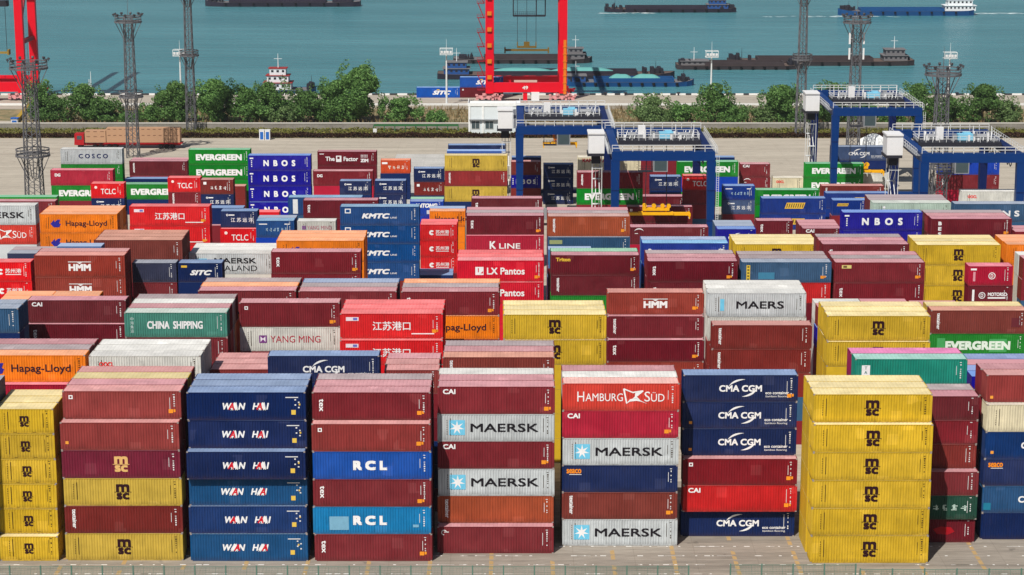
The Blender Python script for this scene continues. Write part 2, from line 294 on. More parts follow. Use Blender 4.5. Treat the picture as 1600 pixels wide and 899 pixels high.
for t in [(64, 189, 46, 128, 'dark tree behind the leftmost lattice mast', None), (86, 190, 64, 150, 'low round tree right of the leftmost lattice mast', None),
          (131, 190, 66, 132, 'tall round tree between the two left lattice masts', None), (166, 191, 50, 156, 'small low tree left of the second lattice mast', None),
          (236, 191, 44, 166, 'small dark tree right of the second lattice mast', None), (277, 191, 72, 127, 'round tree just left of the third lattice mast', None),
          (338, 191, 78, 123, 'broad round tree just right of the third lattice mast', None), (386, 191, 56, 134, 'middle tree of the left clump', None),
          (425, 191, 66, 124, 'tree hiding the hull of the white tug', None), (446, 193, 48, 165, 'pale low tree in front of the tug', 1),
          (486, 191, 70, 138, 'dark round tree right of the tug', None), (527, 191, 72, 124, 'leaning tree joined to the tallest one', None),
          (562, 191, 72, 94, 'tallest tree of the bank, left of the blue containers', 2), (628, 191, 66, 152, 'bushy low tree left of the white building', None),
          (1018, 191, 74, 152, 'round bush tree behind the middle yard crane', 1), (1068, 191, 50, 164, 'small tree left of a white lamp post', None),
          (1117, 192, 56, 130, 'upright tree around the white lamp post', None), (1143, 193, 44, 165, 'low tree right of the white lamp post', None),
          (1186, 193, 46, 168, 'low pale tree left of the right lattice masts', 1), (1219, 193, 70, 133, 'broad tree beside the fourth lattice mast', None),
          (1300, 191, 60, 129, 'tree behind the far right yard crane', None), (1352, 192, 60, 160, 'bush seen below the far crane beam', None),
          (1432, 193, 62, 131, 'tree left of the rightmost lattice mast', None), (1482, 193, 64, 152, 'low tree below the rightmost lamp post', None),
          (1534, 193, 70, 132, 'tall dark tree at the right edge of the bank', None), (1572, 194, 40, 155, 'thin pale tree at the far right', 1)]:
    tree(t[0], t[1], t[2], t[3], t[4], M_LEAF2 if t[5] == 1 else None, .75 if t[5] == 2 else 1.0)
for t in [(683, 193, 26, 177, 'single low shrub in the dry reeds'), (205, 192, 30, 178, 'low shrub at the foot of the second mast'), (1250, 195, 34, 178, 'low shrub between two right masts'), (1395, 194, 36, 172, 'low shrub under the far crane')]:
    tree(*t, None, 1.0, 'shrub')
mb = MB(); rnd = random.Random(5)
for _ in range(9000):
    x = rnd.uniform(-125, 190); y = rnd.uniform(Y_WALL + 1.5, Y_QUAY0 - 2); z0 = .02 if y < Y_QUAY0 - 8 else -.4 * (y - Y_QUAY0 + 8); h = rnd.uniform(.5, 1.5)
    a = rnd.uniform(0, 6.28); dx, dy = math.cos(a) * .16, math.sin(a) * .16; lx, ly = rnd.gauss(0, .3), rnd.gauss(0, .3)
    mb.face([(x - dx, y - dy, z0), (x + dx, y + dy, z0), (x + lx + dx * .3, y + ly, z0 + h), (x + lx - dx * .3, y + ly, z0 + h)])
tag(mb.build('reeds', M_REED), 'dry tan reeds covering the bank behind the wall', 'reeds', None, 'stuff')
def strip(name, x0, x1, y0, y1, h, n, mat, label, cat, kind=None, size=.2):
    mb = MB(); rnd = random.Random(len(label))
    for _ in range(n):
        x, y = rnd.uniform(x0, x1), rnd.uniform(y0, y1); z = h * rnd.random() ** .6 * (.8 + .2 * math.sin(x * .7) * math.sin(x * .23 + 1))
        leaves(mb, (x, y, z), (.25, .25, .12), 1, size, rnd)
    o = mb.build(name, mat); tag(o, label, cat, None, kind); return o
XL, XR = -135, 190
strip('clipped_hedge', XL, XR, Y_HEDGE0, Y_HEDGE0 + 3.0, 1.1, 30000, M_HEDGE, 'long dark red-brown hedge along the back of the yard', 'hedge')
strip('verge_plants', XL, XR, Y_HEDGE0 + 3.2, Y_WALL - .4, .75, 26000, M_GRASS, 'yellow-green ground cover between the hedge and the wall', 'ground cover', 'stuff')
mb = MB(); mb.face([(-420, Y_HEDGE0 - .3, .005), (420, Y_HEDGE0 - .3, .005), (420, Y_WALL + .6, .005), (-420, Y_WALL + .6, .005)]); mb.build('verge', M_SOIL)['kind'] = 'structure'
M_WALLC = concrete('wall_concrete', (128, 124, 118), (160, 156, 148), (3, 9), (1, 1))
root = empty('boundary_wall', (0, Y_WALL, 0), 'long low grey concrete wall behind the yard hedge', 'wall')
mb = MB(); mb.box(-420, 420, 0, .3, 0, 1.55); mb.build('wall_panel', M_WALLC, root)
mb = MB(); mb.box(-420, 420, -.08, .38, 1.553, 1.8); mb.build('coping', paint('coping', (200, 196, 188), .8), root)
# ---------------------------------------------------------------- stacks of containers
# (photo px of the front top edge x0,x1,y; 40 or 20 ft; level kind H/S/number; containers from the top down
#  "colour:mark@dy"; colours of rows standing behind; where it is; option: px of the base line, fixed level count)
STACKS = [
 # front row
 (-203,-23,616,40,'H','slate:','slate slate',"stack cut off by the left edge",dict(yb=879)),
 (-11,84,639,20,'S','yel:msc yel:msc yel:msc yel:msc yel:msc yel:msc@-.9','yel yel',"front stack of short yellow boxes",dict(yb=872)),
 (93,277,611,40,'H','redbr:sq+o redbr:+o2 purp:mscg khaki:msc redbr2:textainer khaki:msc','mr khaki redbr',"front stack mixing yellow and brown",dict(yb=876,dy=[1.3,0,0,0,0,0])),
 (291,474,613,40,'H','navy:wanhai navy:wanhai navy:wanhai blue2:wanhai navyb:wanhai blue2:wanhai','navy2 navy2',"all-blue front stack",dict(yb=877,dy=[.9,.9,-.3,.3,.1,0])),
 (485,673,613,40,'H','mr:tex+o redbr:sq+o rcl:rcl mr:tex+o cyan:rcl+p mr:tex+o','mr grmr',"front stack right of the all-blue one",dict(yb=877,dy=[1.4,0,0,0,0,0])),
 (684,865,604,40,'H','mr:cai+o wgrey:maersk mr:cai+o wgrey:maersk rust:textainer mr:cap','mr white',"front stack with two star emblems, near centre",dict(yb=865,dy=[1.2,1.2,1.2,1.2,1.2,0])),
 (880,1061,599,40,'H','redor:hamburg crim:cai+o wgrey:maersk navy:seaco brown:textainer+o wgrey:maersk','white mr',"front stack topped by orange-red",dict(yb=853)),
 (1070,1250,586,40,'H','navy:cma+o navy:cma+o2 navy:cma+o2 dred:sq+o red2:cai+o navy:cma','',"front stack of navy boxes over two reds",dict(yb=841,dy=[1.2,1.2,1.2,0,0,.6])),
 (1275,1459,616,40,'H','yel:msc yel:msc yel:msc yel:msc yel:msc yel:msc','yel yel',"tall all-yellow front tower",dict(yb=880,dy=[.8,0,0,0,0,0])),
 (1445,1534,619,20,'S','dmr: mr: redbr2: mr: dgreen:cn4 dmr:patch','grmr',"short-box stack right of the yellow tower",dict(yb=849,dy=[1.2,1.2,1.2,0,0,.2])),
 (1543,1727,586,40,'H','redbr:+o2 cream: navyb:cma+o2 navy:seaco blue2:cma+pt navy:','mr',"front stack cut off by the right edge",dict(yb=843,dy=[.9,0,0,0,0,0])),
 # second half of the front block
 (-42,133,555,40,'H','or:hapag crim:','grmr mr',"stack behind the short yellow boxes",dict(n=6,dy=[0,-1.0])),
 (139,314,556,40,'H','white:oocl white:','white white',"white-roofed stack behind the yellow and brown one",{}),
 (417,592,556,40,'H','navy:cma navy:','',"stack between the blue stack and the red one",{}),
 (328,498,577,40,'H','redbr:','redbr redbr',"low stack left of a navy box",dict(n=5)),
 (600,686,578,20,'S','redbr:','redbr mr',"short low stack before the bright red stack",dict(n=6)),
 (693,866,558,40,'H','brown:textainer','mr grmr',"stack behind the star-emblem front stack",{}),
 (1337,1510,561,40,'H','teal:whitebox mag:@-.8','mag',"stack behind the yellow tower",{}),
 (1518,1690,588,40,'H','nbos:nbv nbos:','royal mr royal',"low stack beside the teal box",dict(n=5)),
 # second block
 (-130,27,482,40,'H','steel:+o2 navy:','steel',"stack at the left edge, second block",{}),
 (44,195,469,40,2.9,'dmr:cai dmr:tex@-.6 dmr:','',"dark maroon stack at left",dict(n=6)),
 (0,74,468,20,'S','or: or:','or',"leftmost short orange stack",{}),
 (75,150,468,20,'S','or: or:','or',"second short orange stack from left",{}),
 (196,353,488.5,40,'H','cteal:china mr: mr:','mr white grmr',"teal-topped stack at left",{}),
 (375,529,473,40,'H','mr:zlogo+o white:yang mr:','',"stack left of the bright red stack",{}),
 (531,693,490,40,'H','red:jsgk+o red:jsgk@-.9 red: red:','red red',"bright red stack left of centre",{}),
 (310,461,454,40,'H','mr:tex or: or:','or grmr',"stack behind the teal-topped one",{}),
 (466,619,455,40,'H','mr:dot+o mr:','grmr lblue',"stack behind the bright red stack's left",{}),
 (628,779,455.6,40,'H','mr:tex+o or:hapag@-.2 mr:','grmr or',"maroon stack right of the bright red one",{}),
 (787,946,491.5,40,'H','yel:msc yel:msc@-.2 yel:msc yel:msc yel:msc yel:msc','yel yel',"yellow stack just right of centre",{}),
 (949,1100,457,40,2.86,'rbrown:hmm+o dmr2:textainer@-.9 dmr:tex@-.9+o rbrown:sqw','',"brown stack right of the central yellow one",{}),
 (1114.6,1268,508,40,'H','redbr2:textainer redbr2:textainer redbr2:','',"brown stack before the pale grey box",dict(n=5)),
 (1108,1259,458,40,'H','wgrey:maers white:','white white',"pale grey topped stack",{}),
 (1295,1453,493.5,40,'H','yel:msc yel:msc@-.4 yel:msc yel:msc','yel yel',"yellow stack behind the tower, right",{}),
 (1279,1349,480,20,'S','redbr: nbos: mr:','white',"short stack hidden left of the right yellow stack",dict(n=5)),
 (1352,1424,480,20,'S','redbr:','mr',"short stack behind the right yellow stack",{}),
 (1430,1504,483,20,'S','redbr:','mr',"short stack behind the wide brown box",{}),
 (1454,1606,485,40,'H','brown:textainer+pd green:evg2 mr:','khaki',"stack right of the right yellow stack",dict(n=5)),
 # third block
 (-21,48,409.7,20,'S','red:szp red:szp red:','',"short red stack at the left edge",{}),
 (10,80,396,20,'S','slate:dec','grmr',"stack behind the short red left one",{}),
 (54,192,399,40,'H','rbrown:hmm rbrown:hmm rbrown:','redbr',"brown stack at left, third block",dict(n=6)),
 (90,157,385,20,3.04,'lblue:','',"stack hidden behind the left brown one",dict(n=6)),
 (150,281,375,40,'H','brown:tex brown:','brown brown',"brown stack right of the orange pair",dict(n=6)),
 (206,276,411,20,'S','slate: mr:','',"slate short stack",{}),
 (278,346,411,20,'S','navy:sitc navy:sitc','',"short navy stack beside the slate one",{}),
 (296,428,396,40,'H','wgrey:sealand white:redw','white white',"pale grey stack, third block",{}),
 (423,563,393.6,40,'H','mr:tex+o mr:texg','',"maroon stack before the orange roof",dict(n=6)),
 (432,567,376,40,'H','or:hapag or:','or or',"orange stack behind a maroon one",dict(n=6)),
 (532,653,323,40,2.92,'kblue:kmtc kblue:kmtc kblue:kmtc kblue:kmtc','',"blue stack of four repeated letterings",{}),
 (656,715,351,20,'S','red:szp red:szp red:szp','red',"short red stack beside the blue lettered one",{}),
 (647,708,430,20,'S','navy:','navy',"low navy stack below the short red ones",{}),
 (670,727,330,20,'S','or:hapag or: or:','lblue',"short orange stack behind the reds",{}),
 (712,851,407,40,'H','crim2:lx+o crim2:lx@-.4 crim2:lx crim2:lx','red red',"crimson stack near centre",{}),
 (728,850,337,40,'H','dmr:tex+o crim:kline@-.7 crim:','grmr mr',"stack behind the crimson central one",{}),
 (735,848,310,40,'H','dmr:tex','',"far stack behind the crimson lettered box",{}),
 (857,983,338,40,'H','rust:textainer+o steel:mci@-.5 steel:','grmr mr',"rust-topped stack",{}),
 (857,923,390,20,'S','lblue:','',"low pale roof under the rust-topped stack",{}),
 (862,998,398.7,40,2.85,'dmr:triton+o dmr:textainer green:','dgreen',"dark maroon stack right of the crimson one",dict(n=6)),
 (985,1107,355,40,2.75,'dmr:swirl crim:ny','',"dark red stack under the yellow spreader",{}),
 (1003,1139,380,40,2.9,'royal2:blu royal2:','lblue',"blue stack before the dark red one",dict(n=6)),
 (1014,1152,408,40,2.9,'dmr:tex+o dmr:tex dmr:','mr grmr',"maroon stack in the middle right",dict(n=6)),
 (1160,1298,409.7,40,2.85,'steel:vyel+ps+o red2:','grmr grmr',"steel blue stack with a yellow strip",dict(n=6)),
 (1148,1279,381.5,40,'H','yel:msc yel:','yel yel',"yellow stack behind the steel blue one",{}),
 (1285,1420,381.5,40,2.93,'dmr:vt dmr:','mr grmr',"dark maroon stack between two yellow ones",dict(n=6)),
 (1306,1445,410,40,2.85,'mr:gold+o mr:tex mr:','grmr mr',"maroon stack left of the far yellow one",dict(n=6)),
 (1434,1564,382.6,40,'H','yel:msc yel:msc yel:msc','yel yel',"far right yellow stack",{}),
 (1514,1584,416,20,'S','crim:dlogo dmr:dlogo2 dmr:','',"short crimson stack at right",{}),
 (1572,1705,382,40,'H','or:hapag or:','or or',"orange stack at the right edge",{}),
 (1598,1735,404,40,'H','mr: mr:','white',"maroon stack at the right edge",{}),
 # fourth block
 (-70,53,321,40,'H','wgrey:maersr redor:hamburg wgrey:maersr','',"grey topped stack at the left edge",{}),
 (60,184,334.6,40,'H','or:hapag or:hapag','or or',"orange pair at left",{}),
 (201,328,322.6,40,'H','red:jsgk+o red:jsgk+o red:','',"bright red stack, upper left",{}),
 (322,381,325,20,'S','navy:jsyy mr:logos@-1.0','',"short stack half hidden by the upper red one",{}),
 (344,403,330,20,'S','navy:jsyy red:tclc@-1.0 mr:','',"short navy-topped stack right of the upper red one",{}),
 (400,459,345,20,'S','kblue:bluecn royal:','steel',"short blue stack left of a white box",{}),
 (464,525,345.6,20,'S','white:yangs white:','',"short white stack left of the blue lettered one",{}),
 (378,438,331.5,20,'S','red:','',"short red roof behind the blue box",dict(n=4)),
 (449,567,308.5,40,'H','kblue:stripe','',"blue box with a white stripe, far left of centre",{}),
 (473,591,313,40,'H','dmr:tex dmr:','',"dark maroon stack behind the white box",{}),
 (640,693,315,20,'S','royal:antong royal:','dgreen',"short blue stack right of the blue lettered one",{}),
 (1121,1181,358,20,'S','nbos:cmab nbos:','steel steel',"short blue stack beside the crane leg",{}),
 (1181,1239,345,20,'S','dmr:tex','',"short maroon stack right of the grey-blue roof",{}),
 (1254,1314,357,20,'S','dmr:cai','mr mr',"short maroon stack left of the blue box",{}),
 (1318,1441,332,40,2.85,'nbos:nbos nbos:','',"deep blue stack at right",dict(n=6)),
 (1455,1581,342,40,2.8,'dmr:des+o dmr:','mr grmr',"dark maroon stack at the far right",dict(n=6)),
 (1492,1614,318.7,40,2.88,'steel:hans steel:','',"steel blue stack before the right crane",dict(n=6)),
 (1588,1712,362,40,'H','mr:','mr',"pink roof at the right edge",{}),
 (1363,1486,317,40,2.9,'wgreen:wdot wgreen:','grmr grmr',"pale green stack",dict(n=6)),
 # fifth block, under the yard cranes
 (1189,1291,310,40,'H','royal3:rec royal3:rec','',"royal blue stack with a yellow sign",{}),
 (1291,1389,302,40,'H','royal3:rec2 royal3:','',"royal blue stack behind the yellow sign",{}),
 (1300,1355,313,20,'S','royal3:goldsm','',"short dark blue box left of the pale green stack",{}),
 (1181,1281,297,40,'H','green:evg green:','',"green stack behind the royal blue one",{}),
 (1283,1382,290.5,40,'H','redbr2:textainer redbr2:','',"red brown stack left of the second right crane",{}),
 (1503,1612,299,40,'H','white:oocl white:','',"white stack under the right crane",{}),
 (1468,1562,250,40,'H','royal: mr:tex crim:','',"three-high stack under the right crane",{}),
 (1300,1386,229.5,40,'H','slateb:cma navy2:','',"grey-blue stack under the far right crane",dict(n=2)),
 (1314,1400,271,40,'H','white:oocl','',"white box under the far crane's spreader",dict(n=1)),
 (1258,1350,256,40,'H','green:evg green:evg','',"green stack left of the far right crane",dict(n=2)),
 (1207,1257,278,20,'S','cream:oocl cream:','',"short cream stack",dict(n=2)),
 (1157,1204,256.5,20,'S','mr:cai mr:swirl mr:','',"short maroon stack on open ground",{}),
 (1060,1152,253,40,'H','green:evg royal:sunga green:','',"green over blue stack right of the middle crane",{}),
 (1055,1147,246,40,'H','navy:cmab navy:','',"navy stack behind the green over blue one",{}),
 (1130,1180,290.7,20,'S','royal3:bluecn slateb:jsyy mr:','',"short blue over grey stack by the crane leg",{}),
 (1068,1118,275,20,'S','red2:tclc mr:','',"short red stack behind the crane leg",{}),
 (1015.5,1065,276,20,'S','navy:jsyy navy:jsyy','',"short navy stack inside the middle crane",{}),
 (1000,1093,250,40,'H','mr: mr: mr:','',"maroon stack behind the crane cab",{}),
 (902,1003,246,40,'H','cream:kamb wgreen: mr:','',"white stack left of the middle crane's cab",{}),
 (898,1008,269.5,40,'H','mr:textainer green:evg mr:','',"maroon over green stack at the crane leg",dict(n=4)),
 (969,1073,307,40,'H','dmr:tex dmr:','',"rear maroon stack under the hoisted spreader",dict(n=2)),
 (976.5,1084,323,40,'H','dmr:sqw dmr:','',"nearer maroon stack under the hoisted spreader",dict(n=2)),
 (798,845,253,20,'S','redbr2: nbos:nbos20 redbr2:','',"short stack behind the left crane leg",{}),
 (800,846,246,20,'S','navy:','',"far navy box behind the left crane leg",{}),
 (849,896,257,20,'S','navy:jsyy navy:jsyy navy:jsyy','',"short navy stack of three by itself",{}),
 (697,790,243,40,'H','khaki:msc redmr:textainer khaki:msc navy:','',"dusty yellow stack left of the cranes",{}),
 (698,790,236,40,'H','lroyal:cosw','',"light blue row behind the dusty yellow stack",{}),
 (701,790,227,40,'H','navy:cosw2','',"farthest navy row behind the dusty yellow stack",{}),
 (594,641,250.5,20,'S','ored:ning navy:jsyy navy:','',"short stack topped by orange",{}),
 (585,634,282.5,20,'S','navy:jsyy navy:jsyy','',"short navy pair before the orange one",{}),
 (647.5,693.5,263.5,20,'S','navy:jsyy redbr2:ylogo navy:jsyy','',"short stack on the pale concrete",{}),
 (495,589,237,40,'H','dmr:factor dmr:factor dmr:','',"dark maroon far stack with white signs",{}),
 (489,583,267.5,40,'H','mr:dg crim:','',"crimson stack before the dark maroon one",{}),
 (530,580,283,20,'S','navy:jsyy navy:','',"short navy stack before the crimson one",{}),
 (388,484,243,40,'H','nbos:nbos nbos:nbos nbos:nbos nbos:nbos@-.5','',"deep blue far stack of four",{}),
 (295,389,234,40,'H','green:evg green:evg green: green:','',"bright green far stack of two letterings",{}),
 (313,364,281,20,'S','redbr2:ylogo navy:jsyy navy:','',"short brown over navy stack",{}),
 (335,383,291,20,'S','redbr2: redbr2:','',"short brown stack left of the deep blue one",{}),
 (262,312,278,20,'S','red:tclc mr:textainer','',"short red stack, right of a green box",{}),
 (142,193,287,20,'S','red:tclc navy:jsyy','',"short red stack, left of a green box",{}),
 (80,175,266,40,'H','crim:dg green:evg mr:','',"crimson over green stack",{}),
 (194,289,288,40,'H','green:evg navy:cmab','',"green stack between two small red boxes",{}),
 (196,290,279.5,40,'H','navy:cmab','',"navy row behind the green box",{}),
 (201.6,293.5,252,40,'H','dmr:textainer mr:','mr',"maroon far stack left of the bright green",{}),
 (95,189,233,40,'H','wgrey:cosco green:evg green: green:','',"grey over green far stack",{}),
 (-12,87,308,40,'H','green: green:','',"long green row at the left edge",{}),
 (-20,85,314.5,40,'H','mr:','',"maroon row before the long green one",{}),
]
# ---------------------------------------------------------------- container colours: front paint (as sunlit sRGB), roof, plain words
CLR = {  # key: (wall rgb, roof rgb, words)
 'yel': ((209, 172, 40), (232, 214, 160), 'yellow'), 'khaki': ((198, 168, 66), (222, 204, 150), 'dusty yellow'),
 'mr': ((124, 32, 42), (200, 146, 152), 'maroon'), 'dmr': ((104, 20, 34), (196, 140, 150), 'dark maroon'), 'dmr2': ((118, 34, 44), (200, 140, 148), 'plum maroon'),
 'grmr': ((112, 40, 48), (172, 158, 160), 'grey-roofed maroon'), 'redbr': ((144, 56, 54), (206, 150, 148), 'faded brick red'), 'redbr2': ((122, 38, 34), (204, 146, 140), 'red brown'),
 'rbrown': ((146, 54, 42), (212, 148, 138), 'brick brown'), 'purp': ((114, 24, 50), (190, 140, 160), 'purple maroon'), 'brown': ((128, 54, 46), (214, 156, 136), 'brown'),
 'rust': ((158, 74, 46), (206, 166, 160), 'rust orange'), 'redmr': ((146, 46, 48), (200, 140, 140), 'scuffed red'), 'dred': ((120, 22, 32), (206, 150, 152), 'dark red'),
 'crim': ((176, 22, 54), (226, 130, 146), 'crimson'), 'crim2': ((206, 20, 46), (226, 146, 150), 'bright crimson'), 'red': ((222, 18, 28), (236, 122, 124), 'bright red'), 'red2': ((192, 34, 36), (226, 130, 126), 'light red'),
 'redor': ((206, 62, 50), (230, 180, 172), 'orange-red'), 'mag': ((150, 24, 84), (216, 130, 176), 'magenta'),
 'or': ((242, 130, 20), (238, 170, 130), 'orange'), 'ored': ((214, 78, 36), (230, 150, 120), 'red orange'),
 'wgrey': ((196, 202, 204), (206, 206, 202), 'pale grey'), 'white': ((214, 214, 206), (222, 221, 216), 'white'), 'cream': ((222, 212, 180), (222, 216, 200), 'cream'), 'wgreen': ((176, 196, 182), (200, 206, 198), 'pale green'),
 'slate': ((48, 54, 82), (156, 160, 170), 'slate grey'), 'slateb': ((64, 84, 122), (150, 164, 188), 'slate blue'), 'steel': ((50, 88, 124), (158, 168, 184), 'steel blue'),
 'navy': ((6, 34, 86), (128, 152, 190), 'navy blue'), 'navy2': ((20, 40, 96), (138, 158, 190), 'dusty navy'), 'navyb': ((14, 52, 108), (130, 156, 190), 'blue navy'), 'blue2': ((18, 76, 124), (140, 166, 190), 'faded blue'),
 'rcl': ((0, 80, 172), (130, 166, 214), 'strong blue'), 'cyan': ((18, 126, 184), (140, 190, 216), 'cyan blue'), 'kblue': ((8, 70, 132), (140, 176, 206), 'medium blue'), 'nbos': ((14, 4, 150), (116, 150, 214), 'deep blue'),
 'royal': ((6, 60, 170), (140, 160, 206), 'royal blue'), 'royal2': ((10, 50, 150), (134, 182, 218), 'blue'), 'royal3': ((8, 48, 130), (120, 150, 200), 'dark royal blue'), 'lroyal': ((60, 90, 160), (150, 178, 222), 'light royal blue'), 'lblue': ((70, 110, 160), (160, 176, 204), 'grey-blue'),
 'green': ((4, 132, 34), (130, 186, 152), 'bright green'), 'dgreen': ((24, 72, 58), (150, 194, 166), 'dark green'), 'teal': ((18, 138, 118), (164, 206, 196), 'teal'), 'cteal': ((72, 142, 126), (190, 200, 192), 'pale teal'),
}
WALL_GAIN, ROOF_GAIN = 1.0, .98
MARKW = {'msc': 'dark stacked letters', 'mscg': 'tan stacked letters', 'wanhai': 'italic outlined letters', 'maersk': 'star emblem and black lettering', 'maers': 'black lettering', 'maers2': 'black lettering', 'maersr': 'black lettering', 'sealand': 'two-line black lettering',
 'textainer': 'vertical white lettering', 'tex': 'short vertical white mark', 'texg': 'small white and yellow mark', 'cai': 'white corner letters', 'cap': 'small white corner mark', 'rcl': 'large spaced white letters', 'hamburg': 'white flag between lettering', 'seaco': 'orange corner lettering',
 'cma': 'white letters between arcs', 'cmab': 'white letters between arcs', 'hapag': 'blue emblem and dark lettering', 'oocl': 'small red letters', 'jsgk': 'white Chinese characters', 'jsyy': 'four white Chinese characters', 'yang': 'red lettering on white', 'yangs': 'red lettering on white', 'hmm': 'heavy white capitals', 'china': 'white capitals',
 'kmtc': 'white italic letters', 'lx': 'white square emblem', 'kline': 'white serif capitals', 'szp': 'round emblem and characters', 'sitc': 'white italic capitals', 'nbos': 'four spaced white letters', 'nbos20': 'spaced white letters', 'nbv': 'small vertical white letters', 'evg': 'broad white capitals', 'evg2': 'patched white capitals', 'cosco': 'spaced navy capitals',
 'factor': 'white slogan', 'tclc': 'white capitals', 'sq': 'small white square mark', 'sqw': 'small white corner mark', 'cn4': 'faded white characters', 'patch': 'bright red patch', 'whitebox': 'white vertical panel', 'zlogo': 'white corner mark', 'dot': 'grey round mark', 'dec': 'white corner letters', 'redw': 'faint red script',
 'mci': 'small tan label', 'triton': 'small yellow lettering', 'swirl': 'small white swirl', 'ny': 'white letters at the edge', 'blu': 'small white marks', 'vyel': 'vertical yellow lettering', 'vt': 'white vertical letters', 'gold': 'small gold label', 'dlogo': 'round white emblem', 'dlogo2': 'round emblem and words', 'logos': 'white logos',
 'bluecn': 'pale Chinese characters', 'stripe': 'white vertical stripe', 'antong': 'white italic capitals', 'des': 'white vertical capitals', 'hans': 'spaced white capitals', 'wdot': 'white dots', 'rec': 'yellow slanted panel', 'rec2': 'yellow panel', 'goldsm': 'small gold panel', 'sunga': 'white capitals', 'kamb': 'red corner lettering', 'cosw': 'white lettering', 'cosw2': 'white lettering', 'ning': 'white characters', 'ylogo': 'white logo and characters', 'dg': 'white corner letters'}

# ---------------------------------------------------------------- container geometry (shared meshes)
HB = {'H': 3.02, 'S': 2.70}; WID = 2.44
def corrugated(L, z0, z1, y_out, depth, period, sign=-1):
    """ribbed wall in the XZ plane; crest at y_out, ribs going inwards"""
    mb = MB(); n = max(4, round(L / period)); q = L / n; prof = []
    for i in range(n):
        a = -L / 2 + i * q; prof += [(a, 0), (a + q * .28, 0), (a + q * .5, depth), (a + q * .78, depth)]
    prof.append((L / 2, 0))
    for (xa, da), (xb, db) in zip(prof, prof[1:]):
        ya, yb = y_out - sign * da, y_out - sign * db
        p = [(xa, ya, z0), (xb, yb, z0), (xb, yb, z1), (xa, ya, z1)]
        mb.face(p if sign < 0 else p[::-1])
    return mb
def transform(mb, f):
    mb.v = [f(*p) for p in mb.v]; return mb
GEO = {}
for Lk, Lm in ((40, 12.19), (20, 6.06)):
    for hk, hb in HB.items():
        g = {}; hl = Lm / 2; hw = WID / 2
        for castings in (0, 1):
            mb = MB()
            for sx in (-1, 1):
                for sy in (-1, 1):
                    xa, xb = sorted((sx * hl, sx * (hl - .14))); ya, yb = sorted((sy * hw, sy * (hw - .12)))
                    mb.box(xa, xb, ya, yb, .121, hb - .121)
                    if not castings:
                        for z in (-.012, hb - .115): 
                            xa, xb = sorted((sx * (hl + .004), sx * (hl - .178))); ya, yb = sorted((sy * (hw + .004), sy * (hw - .162))); mb.box(xa, xb, ya, yb, z, z + .12)
            for sy in (-1, 1):
                ya, yb = sorted((sy * (hw - .003), sy * (hw - .075)))
                mb.box(-hl + .18, hl - .18, ya, yb, .0, .15); mb.box(-hl + .18, hl - .18, ya, yb, hb - .085, hb - .005)
            for sx in (-1, 1):
                xa, xb = sorted((sx * (hl - .003), sx * (hl - .08)))
                mb.box(xa, xb, -hw + .165, hw - .165, 0, .15); mb.box(xa, xb, -hw + .165, hw - .165, hb - .11, hb - .005)
            if Lk == 20:                             # fork pockets show as dark slots
                pass
            g['frame%d' % castings] = mb.mesh('frame')
        g['side_wall'] = corrugated(Lm - .28, .15, hb - .085, -hw + .012, .04, .278).mesh('side_wall')
        g['rear_wall'] = corrugated(Lm - .28, .15, hb - .085, hw - .012, .04, .278, 1).mesh('side_wall')
        e = corrugated(WID - .24, .15, hb - .11, 0, .04, .25)
        g['end_wall'] = transform(e, lambda x, y, z: (-hl + .012 + y, -x, z)).mesh('end_wall')
        # roof: shallow cross ribs
        mb = MB(); n = round(Lm / .42); q = (Lm - .1) / n
        for i in range(n):
            a = -Lm / 2 + .05 + i * q; zt, zl = hb - .006, hb - .026; pr = [(a, zl), (a + q * .22, zl), (a + q * .36, zt), (a + q * .86, zt), (a + q, zl)]
            for (xa, za), (xb, zb) in zip(pr, pr[1:]): mb.face([(xa, -hw + .07, za), (xb, -hw + .07, zb), (xb, hw - .07, zb), (xa, hw - .07, za)])
        for sy in (-1, 1):
            ya, yb = sorted((sy * (hw - .071), sy * (hw - .001))); mb.box(-hl + .18, hl - .18, ya, yb, hb - .0049, hb - .004)
        g['roof_panel'] = mb.mesh('roof_panel')
        for i, s in enumerate((-1, 1)):
            mb = MB(); ya, yb = sorted((s * .012, s * (hw - .125))); mb.box(hl - .075, hl - .03, ya, yb, .152, hb - .112)
            for zz in (.55, 1.1, 1.65, 2.2): mb.box(hl - .03, hl - .012, ya + .06, yb - .06, zz, zz + .3)
            g['door%d' % i] = mb.mesh('door')
            mb = MB()
            for yy in (.3, .85): mb.bar((hl + .012, s * yy, .1), (hl + .012, s * yy, hb - .08), .05, None, 6)
            g['rod%d' % i] = mb.mesh('lock_rods')
        cm = []
        mb = MB(); mb.box(-.09, .09, -.083, .083, -.012, .108); g['cast'] = mb.mesh('corner_casting', [M_CAST])
        mb = MB()                                    # identification marks: little white bars at the right end
        g['ids'] = None
        for k in g:
            if g[k] is not None and k != 'cast': g[k].materials.append(M_ROOF if k == 'roof_panel' else M_WALL)
        GEO[(Lk, hk)] = g

